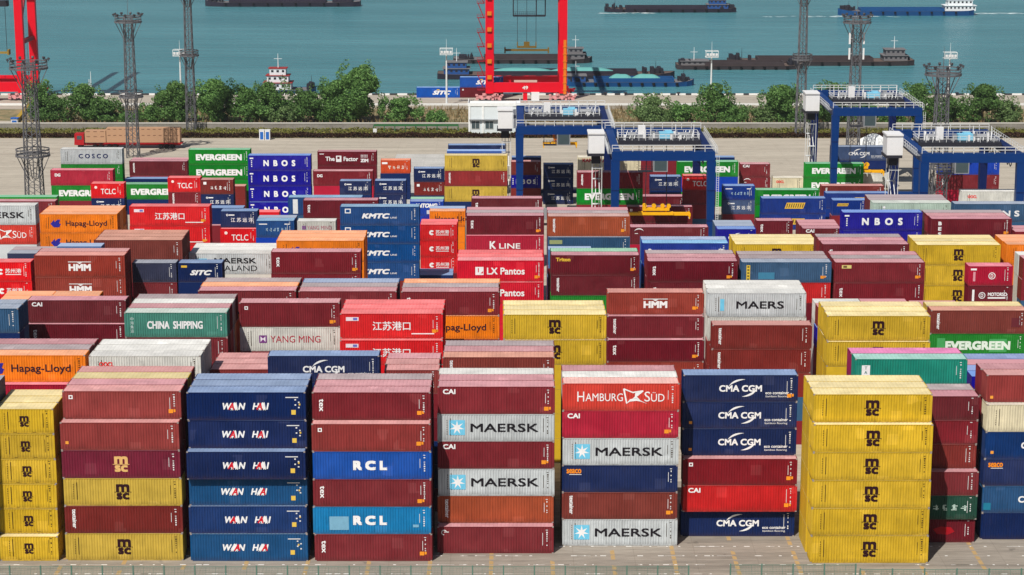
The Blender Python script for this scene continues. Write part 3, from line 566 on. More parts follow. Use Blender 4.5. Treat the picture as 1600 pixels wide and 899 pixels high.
# ---------------------------------------------------------------- lettering
_txt = {}
def text_faces(body, bold=0.0, shear=0.0, space=1.0):
    k = (body, bold, shear, space)
    if k not in _txt:
        c = bpy.data.curves.new('t', 'FONT'); c.body = body; c.resolution_u = 3; c.offset = bold; c.shear = shear; c.space_character = space; c.fill_mode = 'FRONT'
        o = bpy.data.objects.new('t', c); COL.objects.link(o); bpy.context.view_layer.update()
        me = bpy.data.meshes.new_from_object(o.evaluated_get(bpy.context.evaluated_depsgraph_get()))
        v = [tuple(q.co)[:2] for q in me.vertices]; f = [tuple(p.vertices) for p in me.polygons]
        bpy.data.objects.remove(o); bpy.data.curves.remove(c); bpy.data.meshes.remove(me)
        xs = [q[0] for q in v] or [0, 1]; ys = [q[1] for q in v] or [0, 1]
        _txt[k] = (v, f, min(xs), max(xs), min(ys), max(ys))
    return _txt[k]
class Mark:
    """flat painted shapes on the front wall; x from the container's middle, z from mid height"""
    def __init__(s): s.parts = {}
    def mb(s, rgb, part): return s.parts.setdefault((part, tuple(rgb)), MB())
    def T(s, body, cx, cz, w, h, rgb=WHITE, bold=.02, shear=0, space=1.0, vert=False, part='lettering', lift=0.0):
        v, f, x0, x1, y0, y1 = text_faces(body, 0.0, shear, space); m = s.mb(rgb, part); d = bold * h * 1.15
        w -= 2 * d; h -= 2 * d                       # heavy faces: the thin face laid several times, each half a millimetre higher
        for j, (ox, oz) in enumerate(((0, 0), (-d, -d), (d, -d), (-d, d), (d, d)) if bold > .005 else ((0, 0),)):
            n = len(m.v)
            for x, y in v:
                a = ((x - x0) / (x1 - x0) - .5) * w + ox; b = ((y - y0) / (y1 - y0) - .5) * h + oz
                if vert: a, b = b, -a
                m.v.append((cx + a, -WID / 2 + .0085 - lift - .0006 * j, cz + b))
            for q in f: m.f.append(tuple(n + i for i in q)); m.m.append(0)
    def P(s, pts, rgb=WHITE, part='emblem', lift=0.0):
        s.mb(rgb, part).face([(x, -WID / 2 + .0085 - lift, z) for x, z in pts])
    def B(s, cx, cz, w, h, rgb=WHITE, part='emblem', lift=0.0, sh=0.0):
        s.P([(cx - w / 2 - sh, cz - h / 2), (cx + w / 2 - sh, cz - h / 2), (cx + w / 2 + sh, cz + h / 2), (cx - w / 2 + sh, cz + h / 2)], rgb, part, lift)
    def ring(s, cx, cz, r0, r1, a0, a1, rgb=WHITE, n=14, taper=False, part='emblem', sx=1.0):
        for i in range(n):
            u, v = a0 + (a1 - a0) * i / n, a0 + (a1 - a0) * (i + 1) / n
            def rr(t):
                if not taper: return r0, r1
                k = math.sin(max(.03, min(.97, (t - a0) / (a1 - a0))) * math.pi); mid = (r0 + r1) / 2; return mid - (r1 - r0) / 2 * k, mid + (r1 - r0) / 2 * k
            (p0, p1), (q0, q1) = rr(u), rr(v)
            pts = [(cx + sx * p0 * math.cos(u), cz + p0 * math.sin(u)), (cx + sx * p1 * math.cos(u), cz + p1 * math.sin(u)), (cx + sx * q1 * math.cos(v), cz + q1 * math.sin(v)), (cx + sx * q0 * math.cos(v), cz + q0 * math.sin(v))]
            s.P(pts[::-1] if (a1 > a0) == (sx > 0) else pts, rgb, part)
DARK = (44, 14, 22); NAVY = (14, 28, 84); RED = (206, 24, 40); BLUE = (44, 40, 150); LB = (112, 196, 228); ORA = (240, 140, 30); GOLD = (222, 180, 60); TAN = (222, 178, 110)
def glyphs(M, x0, x1, cz, h, n, rgb=WHITE):          # worn characters that cannot be read any more: bars and boxes
    q = (x1 - x0) / n; r = random.Random(n * 7 + int(h * 10))
    for i in range(n):
        c = x0 + (i + .5) * q
        for _ in range(3): M.B(c + r.uniform(-.1, .1) * q, cz + r.uniform(-.4, .4) * h, q * r.uniform(.3, .6), h * .12, rgb, 'lettering')
        for _ in range(2): M.B(c + r.uniform(-.22, .22) * q, cz + r.uniform(-.1, .1) * h, q * .1, h * r.uniform(.5, .9), rgb, 'lettering')
def star(M, cx, cz, r, rgb):
    for i in range(7):
        a = math.pi / 2 + i * 2 * math.pi / 7; b = math.pi / 7
        M.P([(cx, cz), (cx + r * .36 * math.cos(a - b), cz + r * .36 * math.sin(a - b)), (cx + r * math.cos(a), cz + r * math.sin(a)), (cx + r * .36 * math.cos(a + b), cz + r * .36 * math.sin(a + b))], rgb, 'emblem', .004)
def mark_shapes(key, Lk):
    M = Mark(); k = 1.0 if Lk == 40 else .68; hl = (12.19 if Lk == 40 else 6.06) / 2
    if key in ('msc', 'mscg'):
        c = DARK if key == 'msc' else TAN
        M.T('m', 0, .45 * k, 1.4 * k, .84 * k, c, .075); M.B(0, -.01, 1.75 * k, .065 * k, c, 'lettering'); M.T('sc', 0, -.46 * k, 1.34 * k, .74 * k, c, .065)
    elif key == 'wanhai':
        _, _, X0, X1, _, _ = text_faces('WAN  HAI', 0.0, .25, 1.25); W_, H_ = 4.7, .68; sc = W_ / (X1 - X0); do = .03
        M.T('WAN  HAI', 0, 0, W_ + 2 * do, H_ + 2 * do, WHITE, do / 1.15 / (H_ + 2 * do), .25, 1.25)
        a = text_faces('A', 0.0, .25, 1.25); wa = (a[3] - a[2]) * sc
        for pre in ('WA', 'WAN  HA'):
            xr = (text_faces(pre, 0.0, .25, 1.25)[3] - X0) * sc - W_ / 2
            M.T('A', xr - wa / 2, 0, wa + .18, H_ + .18, WHITE, .09 / 1.15 / (H_ + .18), .25, 1.25, lift=.004); M.T('A', xr - wa / 2, 0, wa + .06, H_ + .06, RED, .03 / 1.15 / (H_ + .06), .25, 1.25, part='letter_fill', lift=.009)
    elif key == 'maersk':
        M.B(-4.05, .02, 1.65, 1.65, LB, 'emblem'); star(M, -4.05, .02, .78, WHITE); M.T('MAERSK', .9, 0, 7.1, .95, BLACK, .025)
    elif key == 'maers': M.B(-4.3, 0, .5, 1.5, LB, 'emblem'); M.T('MAERS', .4, 0, 5.9, .95, BLACK, .025)
    elif key == 'maersr': M.T('MAERSK', .75, 0, 7.3, .95, BLACK, .025); M.B(-4.3, 0, 1.5, 1.5, LB, 'emblem')
    elif key == 'sealand': M.B(-4.4, .3, 1.7, .9, LB, 'emblem'); M.T('MAERSK', .5, .45, 6.0, .8, BLACK, .025); M.T('SEALAND', .6, -.65, 6.0, .8, BLACK, .0)
    elif key == 'redw': M.T('Sealand', 1.2, .2, 3.4, .7, (190, 90, 80), 0)
    elif key == 'textainer': M.T('textainer', -hl + 1.0, .1, 2.1, .42, WHITE, .03, vert=True)
    elif key == 'tex': M.T('tex', -hl + .95, .1, 1.35, .46, WHITE, .03, vert=True)
    elif key == 'texg': M.T('tex', -hl + .8, .4, .8, .4, WHITE, .02); M.T('gate', -hl + 1.6, .5, .9, .4, GOLD, .02)
    elif key == 'cai': M.T('CAI', -hl + 1.2, .95, 1.3, .55, WHITE, .04)
    elif key == 'cap': M.ring(-hl + .7, .85, .22, .3, 0, 4.7); M.B(-hl + .95, .9, .5, .08)
    elif key == 'rcl': M.T('R C L', -.2, 0, 3.5, 1.05, WHITE, .07)
    elif key == 'hamburg':
        M.T('H', -4.2, .05, .72, 1.1, WHITE, .0); M.T('AMBURG', -1.75, -.03, 3.9, .86, WHITE, .0); M.T('S', 2.75, .05, .6, 1.1, WHITE, 0); M.T('ÜD', 3.85, .02, 1.4, 1.05, WHITE, 0)
        a, b, c, d = (.35, .95), (1.25, .25), (2.3, .55), (1.75, -.1)
        M.P([(.35, .95), (.2, .9), (.55, -.75), (.68, -.72), (.4, .78)]); M.P([(.35, .95), (.4, .78), (1.25, .42), (2.35, .62), (2.3, .75), (1.2, .58)])
        M.P([(.55, -.75), (.95, -.25), (1.6, -.1), (2.0, -.35), (2.75, -.75), (2.1, -.5), (1.6, -.42), (.95, -.5)]); M.P([(1.5, .5), (2.35, .62), (1.65, .02), (2.0, -.3), (1.2, -.2), (1.45, .05)])
    elif key == 'seaco': M.T('seaco', -hl + 1.25, .85, 1.55, .5, ORA, .04); M.B(-hl + 1.4, .48, 1.3, .06, WHITE)
    elif key in ('cma', 'cmab'):
        cx = 0 if Lk == 40 else .3; M.T('CMA CGM', cx, 0, 4.55 * k, .74 * k, WHITE, .035)
        M.ring(cx + .4 * k, -.75 * k, 1.66 * k, 1.86 * k, R(145), R(88), taper=True, sx=1.15); M.ring(cx - .0, .8 * k, 1.62 * k, 1.84 * k, R(-85), R(-30), taper=True, sx=1.15)
        if key == 'cma': M.T('eco container', 3.9, -.5, 2.5, .32, WHITE, .02); M.T('bamboo flooring', 3.9, -.92, 2.4, .28, WHITE, .0)
    elif key == 'hapag':
        cx = -3.6
        for sx, (px, pz) in enumerate(((0, 0),)):
            M.P([(cx - .85, -.05), (cx - .2, .62), (cx - .2, .2), (cx + .3, .62), (cx + .75, .62), (cx + .5, .1), (cx + .8, -.1), (cx + .5, -.6), (cx - .35, -.6)], BLUE)
        M.T('Hapag-Lloyd', 1.2, -.08, 6.5, 1.1, (50, 24, 40), .014)
    elif key == 'oocl': cx = -4.2 if Lk == 40 else -1.6; M.T('OOCL', cx, .55, 1.6, .52, (226, 30, 30), .04)
    elif key == 'jsgk': M.T('江苏港口', 0, 0, 4.5, 1.08, WHITE, .012); M.B(-4.65, .85, 1.5, .45, (236, 220, 226)); M.B(-4.3, .85, .5, .3, (110, 110, 190), lift=.004); M.B(3.7, -.95, 2.7, .13, WHITE)
    elif key == 'jsyy': M.T('江 苏 远 洋', .45, -.1, 3.6, .72, WHITE, .01); M.ring(-1.9, .7, .1, .2, 0, 6.28, WHITE, 8); M.B(-1.2, .7, .9, .2)
    elif key == 'yang': M.B(-3.3, 0, .95, .95, (120, 60, 130)); M.P([(-3.6, -.35), (-3.3, .0), (-3.0, -.35), (-3.0, .35), (-3.3, .05), (-3.6, .35)], (236, 230, 236), lift=.004); M.T('YANG MING', .65, 0, 6.1, .85, (176, 30, 56), .0)
    elif key == 'yangs': M.B(-2.0, .3, .6, .6, (130, 90, 140)); M.T('YANG MING', .45, .3, 3.9, .62, (170, 90, 110), 0)
    elif key == 'hmm': M.B(0, .6, 3.1, .09); M.P([(-.35, .53), (.35, .53), (0, .3)][::-1]); M.T('HMM', 0, -.16, 3.0, .95, WHITE, .06)
    elif key == 'china': M.T('CHINA  SHIPPING', -.1, 0, 6.6, .95, WHITE, .03); [M.T(c, -5.2, .75 - i * .5, .4, .4, (200, 220, 214), .0) for i, c in enumerate('中海集运')]
    elif key == 'kmtc': M.T('KMTC', -.6, 0, 4.3, .85, WHITE, .06, .25); M.T('LINE', 2.15, -.28, 1.0, .26, WHITE, .02); M.B(-4.9, .8, .9, .75); M.B(-4.9, .8, .6, .45, (10, 70, 132), lift=.004)
    elif key == 'lx': M.B(-2.95, 0, 1.15, 1.15); M.B(-3.1, .1, .14, .6, (206, 20, 46), lift=.004); M.P([(-2.8, -.35), (-2.45, .0), (-2.45, -.35)], (206, 20, 46), lift=.004); M.T('LX Pantos', .75, -.02, 5.3, 1.0, WHITE, .025)
    elif key == 'kline': M.T('K', -1.9, .0, 1.0, 1.25, WHITE, .03); M.T('LINE', .75, -.15, 3.3, .85, WHITE, .02)
    elif key == 'szp': M.ring(-1.15, 0, .12, .42, .6, 5.6, WHITE, 12); M.T('苏州港', .6, .12, 2.2, .66, WHITE, .01); M.B(.6, -.38, 2.1, .1)
    elif key == 'sitc': M.T('SITC', .1 if Lk == 20 else 1.0, 0, 3.0 if Lk == 20 else 5.2, .72 if Lk == 20 else 1.25, WHITE, .06, .35); M.B(-2.2 * (1 if Lk == 20 else .001), .85, .8, .3, GOLD)
    elif key == 'nbos': M.T('N  B  O  S', 0, 0, 6.2, 1.2, WHITE, .045); M.B(-5.4, .95, .7, .25); [M.B(-5.4, .45 - i * .36, .2, .2) for i in range(4)]
    elif key == 'nbos20': M.T('N B O S', 0, 0, 4.0, .95, WHITE, .045); [M.B(-2.6, .6 - i * .36, .2, .2) for i in range(4)]
    elif key == 'nbv': M.B(-5.3, .95, .9, .3); [M.T(c, -5.3, .35 - i * .42, .26, .3, WHITE, .03) for i, c in enumerate('NBOS')]
    elif key == 'evg': M.T('EVERGREEN', -.1, 0, 9.1, 1.25, WHITE, .06)
    elif key == 'evg2': M.B(2.6, 0, 2.2, 1.7, (70, 160, 90)); M.B(-4.6, .1, 1.0, 1.7, (70, 160, 90)); M.T('EVERGREEN', .05, 0, 8.2, 1.15, (222, 236, 222), .06, lift=.004)
    elif key == 'cosco': M.T('C O S C O', .4, .1, 5.8, .9, NAVY, .03)
    elif key == 'factor': M.T('The', -3.5, 0, 1.9, .9, WHITE, .03); M.B(-1.7, 0, 1.1, 1.3); M.B(-1.75, .2, .5, .5, (104, 20, 34), lift=.004); M.T('Factor', .8, -.02, 3.0, .9, WHITE, .03); [M.B(2.95 + .3 * i, .75 - .35 * j, .16, .2) for i in range(5) for j in range(2)]; M.T('ZIM', 3.6, -.35, 1.6, .7, WHITE, .06); M.B(-5.2, 1.0, .9, .15)
    elif key == 'tclc': M.T('TCLC', .15, -.1, 2.7, 1.0, WHITE, .01); M.ring(-2.1, .65, .0, .26, 0, 6.28, (246, 226, 220), 10)
    elif key in ('sq', 'zlogo', 'sqw'): M.B(-hl + .85, .85, .42, .42); M.B(-hl + .85, .85, .2, .2, (120, 40, 46), lift=.004)
    elif key == 'cn4': glyphs(M, -1.9, 2.2, .0, .75, 4, (190, 214, 204))
    elif key == 'patch': M.P([(-1.4, .2), (-1.0, -.35), (.2, -.45), (.9, -.1), (.5, .4), (-.6, .5)], (160, 14, 28))
    elif key == 'whitebox': M.B(-hl + 1.2, -.2, .9, 2.0); [M.T(c, -hl + 1.2, .5 - .5 * i, .3, .34, (30, 110, 100), .02, lift=.004) for i, c in enumerate('TAL')]
    elif key == 'dot': M.ring(-hl + 1.1, .3, 0, .36, 0, 6.28, (190, 196, 206), 12)
    elif key == 'dec': M.T('DEC', -1.9, .6, 1.1, .6, WHITE, .05); M.B(-.3, .6, 1.6, .35)
    elif key == 'mci': M.B(-4.9, .75, 1.9, .6, (150, 160, 110))
    elif key == 'triton': M.T('Triton', -4.4, .85, 2.0, .55, GOLD, .05)
    elif key == 'swirl': M.ring(-hl + 1.4, .55, .45, .62, .4, 2.8, WHITE, 10, True, sx=1.4); M.B(-hl + 1.0, .35, .5, .1)
    elif key == 'ny': M.T('NY', 4.9, .3, 1.2, .8, WHITE, .05)
    elif key == 'blu': M.ring(-hl + 1.1, .4, 0, .28, 0, 6.28); M.B(hl - 1.0, .4, .8, .5)
    elif key == 'vyel': M.B(-hl + .95, -.1, .5, 2.3, (222, 190, 60)); [M.B(-hl + .95, .8 - i * .45, .26, .2, (60, 60, 40), lift=.004) for i in range(5)]
    elif key == 'vt': M.T('S', -hl + 1.3, .4, .45, .6, WHITE, .04); M.B(-hl + 1.3, -.35, .3, .5)
    elif key == 'gold': M.B(-4.5, .85, 1.3, .5, (210, 196, 120)); M.B(-4.7, .85, .5, .3, (110, 80, 50), lift=.004)
    elif key == 'dlogo': M.ring(.2, 0, .38, .48, 0, 6.28, WHITE, 16); M.T('D', .2, 0, .35, .5, WHITE, .02); M.B(-2.3, .9, .8, .25); M.B(-2.2, -.1, .3, 1.3, (214, 150, 160))
    elif key == 'dlogo2': M.ring(-1.1, 0, .36, .46, 0, 6.28, WHITE, 16); M.T('D', -1.1, 0, .35, .5, WHITE, .02); M.T('MOTORSO', 1.0, .15, 2.6, .5, WHITE, .03); M.B(.9, -.35, 2.4, .2); M.B(-2.3, 0, .3, 1.6)
    elif key == 'logos': M.B(1.9, .5, .7, .6); M.ring(2.2, -.4, 0, .32, 0, 6.28); M.B(1.6, -.3, .3, .7)
    elif key == 'bluecn': glyphs(M, -1.6, 2.0, -.1, .7, 6, (176, 206, 226)); M.B(-1.9, .8, 1.3, .16); M.B(1.9, .8, .8, .16)
    elif key == 'stripe': M.B(-4.9, 0, .8, 2.4, (226, 230, 230))
    elif key == 'antong': M.T('ANTONG', -.2, .6, 4.2, .8, WHITE, .05, .25); M.B(.6, -.6, 1.2, .7, (200, 200, 210))
    elif key == 'des': [M.T(c, -hl + 1.35, .65 - i * .8, .5, .55, WHITE, .06) for i, c in enumerate('BES')]
    elif key == 'hans': M.T('H A N S', 1.0, -.1, 6.2, 1.0, WHITE, .04)
    elif key == 'wdot': M.ring(-4.3, .2, 0, .25, 0, 6.28); M.ring(-4.3, .75, 0, .2, 0, 6.28)
    elif key in ('rec', 'rec2', 'goldsm'):
        cx, cz, w_, h_ = {'rec': (.25, .1, 3.5, 1.15), 'rec2': (1.0, .2, 3.3, 1.0), 'goldsm': (-1.2, .55, 1.9, .5)}[key]
        M.B(cx, cz, w_, h_, (218, 176, 60), 'emblem', 0, .18 * h_); [M.B(cx - w_ * .42 + i * w_ * .12, cz, w_ * .05, h_ * .7, (70, 60, 50), 'lettering', .004, .1 * h_) for i in range(8)]
    elif key == 'sunga': M.T('SUNG A', 2.0, 0, 5.2, .85, WHITE, .05)
    elif key == 'kamb': M.T('KAMBARA', -2.9, .9, 4.6, .7, (200, 40, 60), .04)
    elif key == 'cosw': M.T('COSCO', -.2, .3, 4.5, .8, WHITE, .03)
    elif key == 'cosw2': M.B(0, -.4, 4.8, .2, (180, 190, 210))
    elif key == 'ning': glyphs(M, -1.7, 1.9, -.15, .8, 4, (246, 226, 210)); M.B(-2.2, .75, 1.1, .4)
    elif key == 'ylogo': glyphs(M, -1.4, 1.9, -.15, .75, 4); M.B(-2.2, .7, .55, .5)
    elif key == 'dg': M.T('DG', -hl + 1.4, .55, 1.1, .6, WHITE, .05)
    return M
_marks = {}
def mark_meshes(key, Lk):
    if (key, Lk) not in _marks:
        M = mark_shapes(key, Lk); _marks[(key, Lk)] = [(part, mb.mesh(part, [flat(rgb)])) for (part, rgb), mb in M.parts.items()]
    return _marks[(key, Lk)]
def small_marks(Lk, style, var=0):
    """number marks on the right end and, for some carriers, on the left; worn to little bars at this size"""
    k = ('ids', Lk, style, var); rv = random.Random(var * 17 + Lk)
    if k not in _marks:
        M = Mark(); hl = (12.19 if Lk == 40 else 6.06) / 2; c = (60, 44, 20) if style == 'dark' else (222, 222, 222)
        if style == 'wan':
            M.B(hl - 1.4, .95, 1.3, .1, c); [M.B(hl - 1.05 + (i % 2) * .35, .7 - .28 * i, .16, .14, c) for i in range(4)]
        else:
            M.B(hl - 1.05 + rv.uniform(-.12, .1), .15 + rv.uniform(-.1, .2), .05, rv.uniform(1.0, 1.6), c); [M.B(hl - .7, .85 - .24 * i, rv.uniform(.07, .17), rv.uniform(.08, .19), c) for i in range(7) if rv.random() < .82]
            M.B(hl - .72, 1.12, .22, .07, c)
        if style == 'dark':
            M.B(-hl + 1.35, .1, .07, 1.9, c); [M.B(-hl + 1.0, .8 - .25 * i, .07, .17, c) for i in range(7)]
        if style == 'dark' and Lk == 20: [M.B(q, -1.22, .38, .13, c) for q in (-1.0, 1.0)]
        mb = MB()
        for m in M.parts.values():
            n = len(mb.v); mb.v += m.v; mb.f += [tuple(n + i for i in f) for f in m.f]; mb.m += m.m
        _marks[k] = mb.mesh('number_marks', [flat(c)])
    return _marks[k]
def sticker(Lk, kind):
    k = ('st', Lk, kind)
    if k not in _marks:
        M = Mark(); hl = (12.19 if Lk == 40 else 6.06) / 2
        if kind == 'o': M.B(hl - 1.0, -.85, .46, .42, (240, 150, 40)); M.B(hl - .62, -.8, .2, .3, (240, 150, 40))
        elif kind == 'o2': M.B(-hl + .75, -.9, .32, .32, (240, 160, 60))
        elif kind == 'wan': M.B(hl - 1.35, -.75, .45, .5, (226, 190, 80)); M.B(hl - .72, .1, .16, .2, (226, 190, 80))
        elif kind == 'pd': M.B(hl - 1.5, -.2, 1.2, 1.2, (100, 36, 44))
        elif kind == 'ps': M.B(-hl + 3.4, -.5, 2.2, 1.0, (64, 128, 160))
        elif kind == 'pt': M.B(-hl + .6, -1.0, .9, .8, (30, 120, 150))
        elif kind == 'p': M.B(-hl * .55, -.45, 2.0, 1.5, (120, 170, 196)); M.B(-hl * .62, -.5, .6, .8, (60, 120, 160), lift=.003); M.B(hl - 1.5, -.75, .6, .3, (200, 190, 150))
        mb = MB()
        for (pt, rgb), m in M.parts.items():
            n = len(mb.v); mb.v += m.v; mb.f += [tuple(n + i for i in f) for f in m.f]; mb.m += m.m
        key0 = list(M.parts)[0][1]
        _marks[k] = mb.mesh('sticker', [flat(key0)])
    return _marks[k]
MERGED = set((0, 1, 2, 85, 89, 100, 102, 103, 104, 105, 108, 112, 113, 114, 115, 116, 117, 121, 127, 130, 131, 135, 136, 140, 145, 150, 151, 152, 153, 162, 169, 170, 173, 174, 175, 177, 178, 179, 180, 183, 187, 188, 189, 192, 194, 196, 202, 204, 205, 210, 211, 220, 221, 222, 224, 225, 226, 229, 230, 235, 236, 237, 241, 243, 244, 250, 252, 256, 264, 265, 268, 273, 280, 283, 285, 286, 287, 288, 289, 290, 293, 296, 300, 301, 302, 305, 307, 308, 310, 311, 314, 316, 317, 319, 320, 321, 324, 325, 329, 331, 333, 334, 335, 337, 338, 339, 343, 346, 348, 350, 353, 355, 360, 363, 365, 366, 367, 368, 371, 375, 376, 377, 378, 380, 381, 384, 386, 388, 391, 392, 399, 400, 403, 404, 409, 411, 412, 414, 416, 423, 424, 427, 428, 429, 436, 438, 439, 441, 442, 445, 446, 447, 448))                             # the containers past the 300 that show largest in the photo
G_CONT = 'shipping containers stacked in the yard'
n_id = [0]; stuff = {}
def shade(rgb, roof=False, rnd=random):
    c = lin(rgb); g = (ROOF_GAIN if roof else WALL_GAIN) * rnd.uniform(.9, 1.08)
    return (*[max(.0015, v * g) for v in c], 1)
def stuff_box(X, Y, z, L, h, clr):
    m = stuff.setdefault(clr, (MB(), MB())); hl = (12.19 if L == 40 else 6.06) / 2; hw = WID / 2
    m[0].box(X - hl, X + hl, Y - hw, Y + hw, z, z + h - .03); 
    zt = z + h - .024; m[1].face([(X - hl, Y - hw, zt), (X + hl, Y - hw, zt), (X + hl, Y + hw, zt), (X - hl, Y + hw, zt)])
def container(X, Y, z, L, h, clr, mark, flags, label, near, right_end):
    """Y is the front face; h the level height"""
    i = n_id[0]; n_id[0] += 1
    if i in MERGED: stuff_box(X, Y + WID / 2, z, L, h, clr); return None
    hk = 'H' if h > 2.8 else 'S'; g = GEO[(L, hk)]; hl = (12.19 if L == 40 else 6.06) / 2; hb = HB[hk]; rnd = random.Random(i)
    root = empty('shipping_container', (X, Y + WID / 2, z), label, 'container', G_CONT); root.scale = (1, 1, (h - .02) / hb); root.rotation_euler.z = rnd.uniform(-.003, .003); root['cid'] = i
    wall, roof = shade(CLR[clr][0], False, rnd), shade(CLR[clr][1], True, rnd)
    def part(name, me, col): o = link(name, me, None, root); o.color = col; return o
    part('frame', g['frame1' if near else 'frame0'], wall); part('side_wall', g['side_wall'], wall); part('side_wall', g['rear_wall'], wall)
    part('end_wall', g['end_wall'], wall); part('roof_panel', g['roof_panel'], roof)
    for d in (0, 1):
        o = part('door', g['door%d' % d], wall)
        if right_end:
            q = link('lock_rods', g['rod%d' % d], None, o); q.color = wall
    if near:
        for sx in (-1, 1):
            for sy in (-1, 1):
                for zz in (0, 1):
                    o = link('corner_casting', g['cast'], None, root); o.location = (sx * (hl - .086), sy * (WID / 2 - .079), zz * (hb - .103)); o.color = wall
    ms = (h - .02) / 3.02 if False else 1.0
    if mark:
        for nm, me in mark_meshes(mark, L):
            o = link(nm, me, None, root); o.location = (0, 0, hb / 2)
            if mark == 'wanhai' : o.location.x = rnd.uniform(-.45, 0)
    dark = clr in ('yel', 'khaki', 'wgrey', 'white', 'cream', 'wgreen', 'or')
    if mark is not None:
        o = link('number_marks', small_marks(L, 'wan' if mark == 'wanhai' else 'dark' if dark else 'light', rnd.randrange(5)), None, root); o.location = (0, 0, hb / 2)
    if mark == 'wanhai': flags = flags + ['wan']
    for fl in flags:
        o = link('sticker', sticker(L, fl), None, root); o.location = (rnd.uniform(-.25, .15), 0, hb / 2 + rnd.uniform(-.08, .22))
    return root

HH = {'H': 3.04, 'S': 2.72}
ORD = ['top', 'second down', 'third down', 'fourth down', 'fifth down', 'sixth down']
def words_ok(s): return len(s.split()) <= 16
def place_stack(st, rnd):
    x0, x1, y, L, kind, items, back, desc, opt = st; Lm = 12.19 if L == 40 else 6.06; h = HH.get(kind, kind); its = items.split()
    if 'yb' in opt:
        n = len(its) if len(its) > 2 else 6; Y = Y_at(opt['yb']); z = z_at(y, Y + opt.get('dy', [0])[0]); h = z / n
    else:
        s0 = (x1 - x0) / Lm; best = None
        for n in ([opt['n']] if 'n' in opt else range(max(1, len(its)), 7)):
            Yq = Y_at(y, n * h); e = abs(scale_at(Yq, n * h) / s0 - 1)
            if best is None or e < best[0]: best = (e, n, Yq)
        n, Y = best[1], best[2]
    X = X_at((x0 + x1) / 2, Y, n * h); near = Y < 262; dys = opt.get('dy'); acc = 0.0; single = len(its) == 1
    for k in range(n):                               # from the top down
        z = (n - 1 - k) * h
        if k < len(its):
            it = its[k]; dy = 0.0
            bits = it.split('+')
            for bi, bt in enumerate(bits):
                if '@' in bt: bits[bi], d = bt.split('@'); acc += float(d)
            if dys: off = dys[min(k, len(dys) - 1)]
            else: off = acc
            clr, mark = bits[0].split(':'); nm = CLR[clr][2]
            lvl = '' if single else ORD[k] + ', '
            lab = '%s container%s, %s%s' % (nm, ' with ' + MARKW[mark] if mark in MARKW else '', lvl, desc)
            if not words_ok(lab): lab = '%s container, %s%s' % (nm, lvl, desc)
            container(X + rnd.uniform(-.06, .06) + (0 if near else 0), Y + off, z, L, h, clr, mark, bits[1:], lab, near, X < -2)
        else:
            stuff_box(X, Y + acc + WID / 2, z, L, h, rnd.choice(('mr', 'dmr', 'redbr2', 'navy', 'steel')))
    for b, clr in enumerate(back.split()):
        Yb = Y + (dys[0] if dys else 0) + 2.58 * (b + 1)
        lab = '%s container, roof showing %s behind the %s' % (CLR[clr][2], ('one row', 'two rows', 'three rows')[b], desc)
        if not words_ok(lab): lab = '%s container %s behind the %s' % (CLR[clr][2], ('one row', 'two rows', 'three rows')[b], desc)
        for k in range(n):
            z = (n - 1 - k) * h
            if k == 0: container(X + rnd.uniform(-.05, .05), Yb, z, L, h, clr, None, [], lab, near, X < -2)
            else: stuff_box(X, Yb + WID / 2, z, L, h, clr if rnd.random() < .8 else rnd.choice(('mr', 'dmr', 'redbr2', 'navy')) if clr != 'yel' else clr)
rs = random.Random(11)
for st in STACKS: place_stack(st, rs)
# what is left over: deep inside the stacks, only slivers of it can be seen
allmb, mats = MB(), []
for clr, (wl, rf) in stuff.items():
    for mbx, roof in ((wl, False), (rf, True)):
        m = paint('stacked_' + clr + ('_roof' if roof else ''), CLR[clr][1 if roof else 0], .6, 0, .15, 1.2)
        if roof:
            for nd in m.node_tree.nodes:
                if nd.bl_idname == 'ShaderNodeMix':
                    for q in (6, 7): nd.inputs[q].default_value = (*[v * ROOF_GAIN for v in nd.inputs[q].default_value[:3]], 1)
        mats.append(m); k = len(mats) - 1; n = len(allmb.v); allmb.v += mbx.v; allmb.f += [tuple(n + i for i in f) for f in mbx.f]; allmb.m += [k] * len(mbx.f)
tag(allmb.build('stacked_containers', None, None, mats), 'mass of containers deep inside the stacks, only slivers showing', 'containers', G_CONT, 'stuff')
# ---------------------------------------------------------------- rubber-tyred yard cranes
M_CB = paint('crane_blue', (4, 50, 110), .45, 0, .12, .4); M_CBD = paint('crane_blue_shade', (8, 28, 80), .5); M_RAIL = paint('railing_white', (216, 218, 218), .5)
M_WHITE = paint('cabinet_white', (226, 226, 226), .45, 0, .05); M_GREYM = paint('walkway_grey', (140, 142, 146), .6); M_YEL = paint('spreader_yellow', (240, 176, 16), .5, 0, .15, 1)
M_SKYB = paint('motor_hood_blue', (130, 196, 222), .45); M_DARK = paint('dark_steel', (44, 44, 52), .6); M_TYRE = paint('tyre_rubber', (26, 26, 28), .9); M_GLASS = paint('cab_glass', (70, 84, 88), .15)
M_ORG = paint('machine_orange', (222, 120, 30), .6)
def railing(mb, pts, h=1.15, t=.1, step=1.8):
    for a, b in zip(pts, pts[1:]):
        a, b = Vector(a), Vector(b); n = max(1, round((b - a).length / step))
        for hh in (h, h * .55): mb.bar(a + Vector((0, 0, hh)), b + Vector((0, 0, hh)), t)
        for i in range(n + 1):
            p = a.lerp(b, i / n); mb.bar(p, p + Vector((0, 0, h)), t)
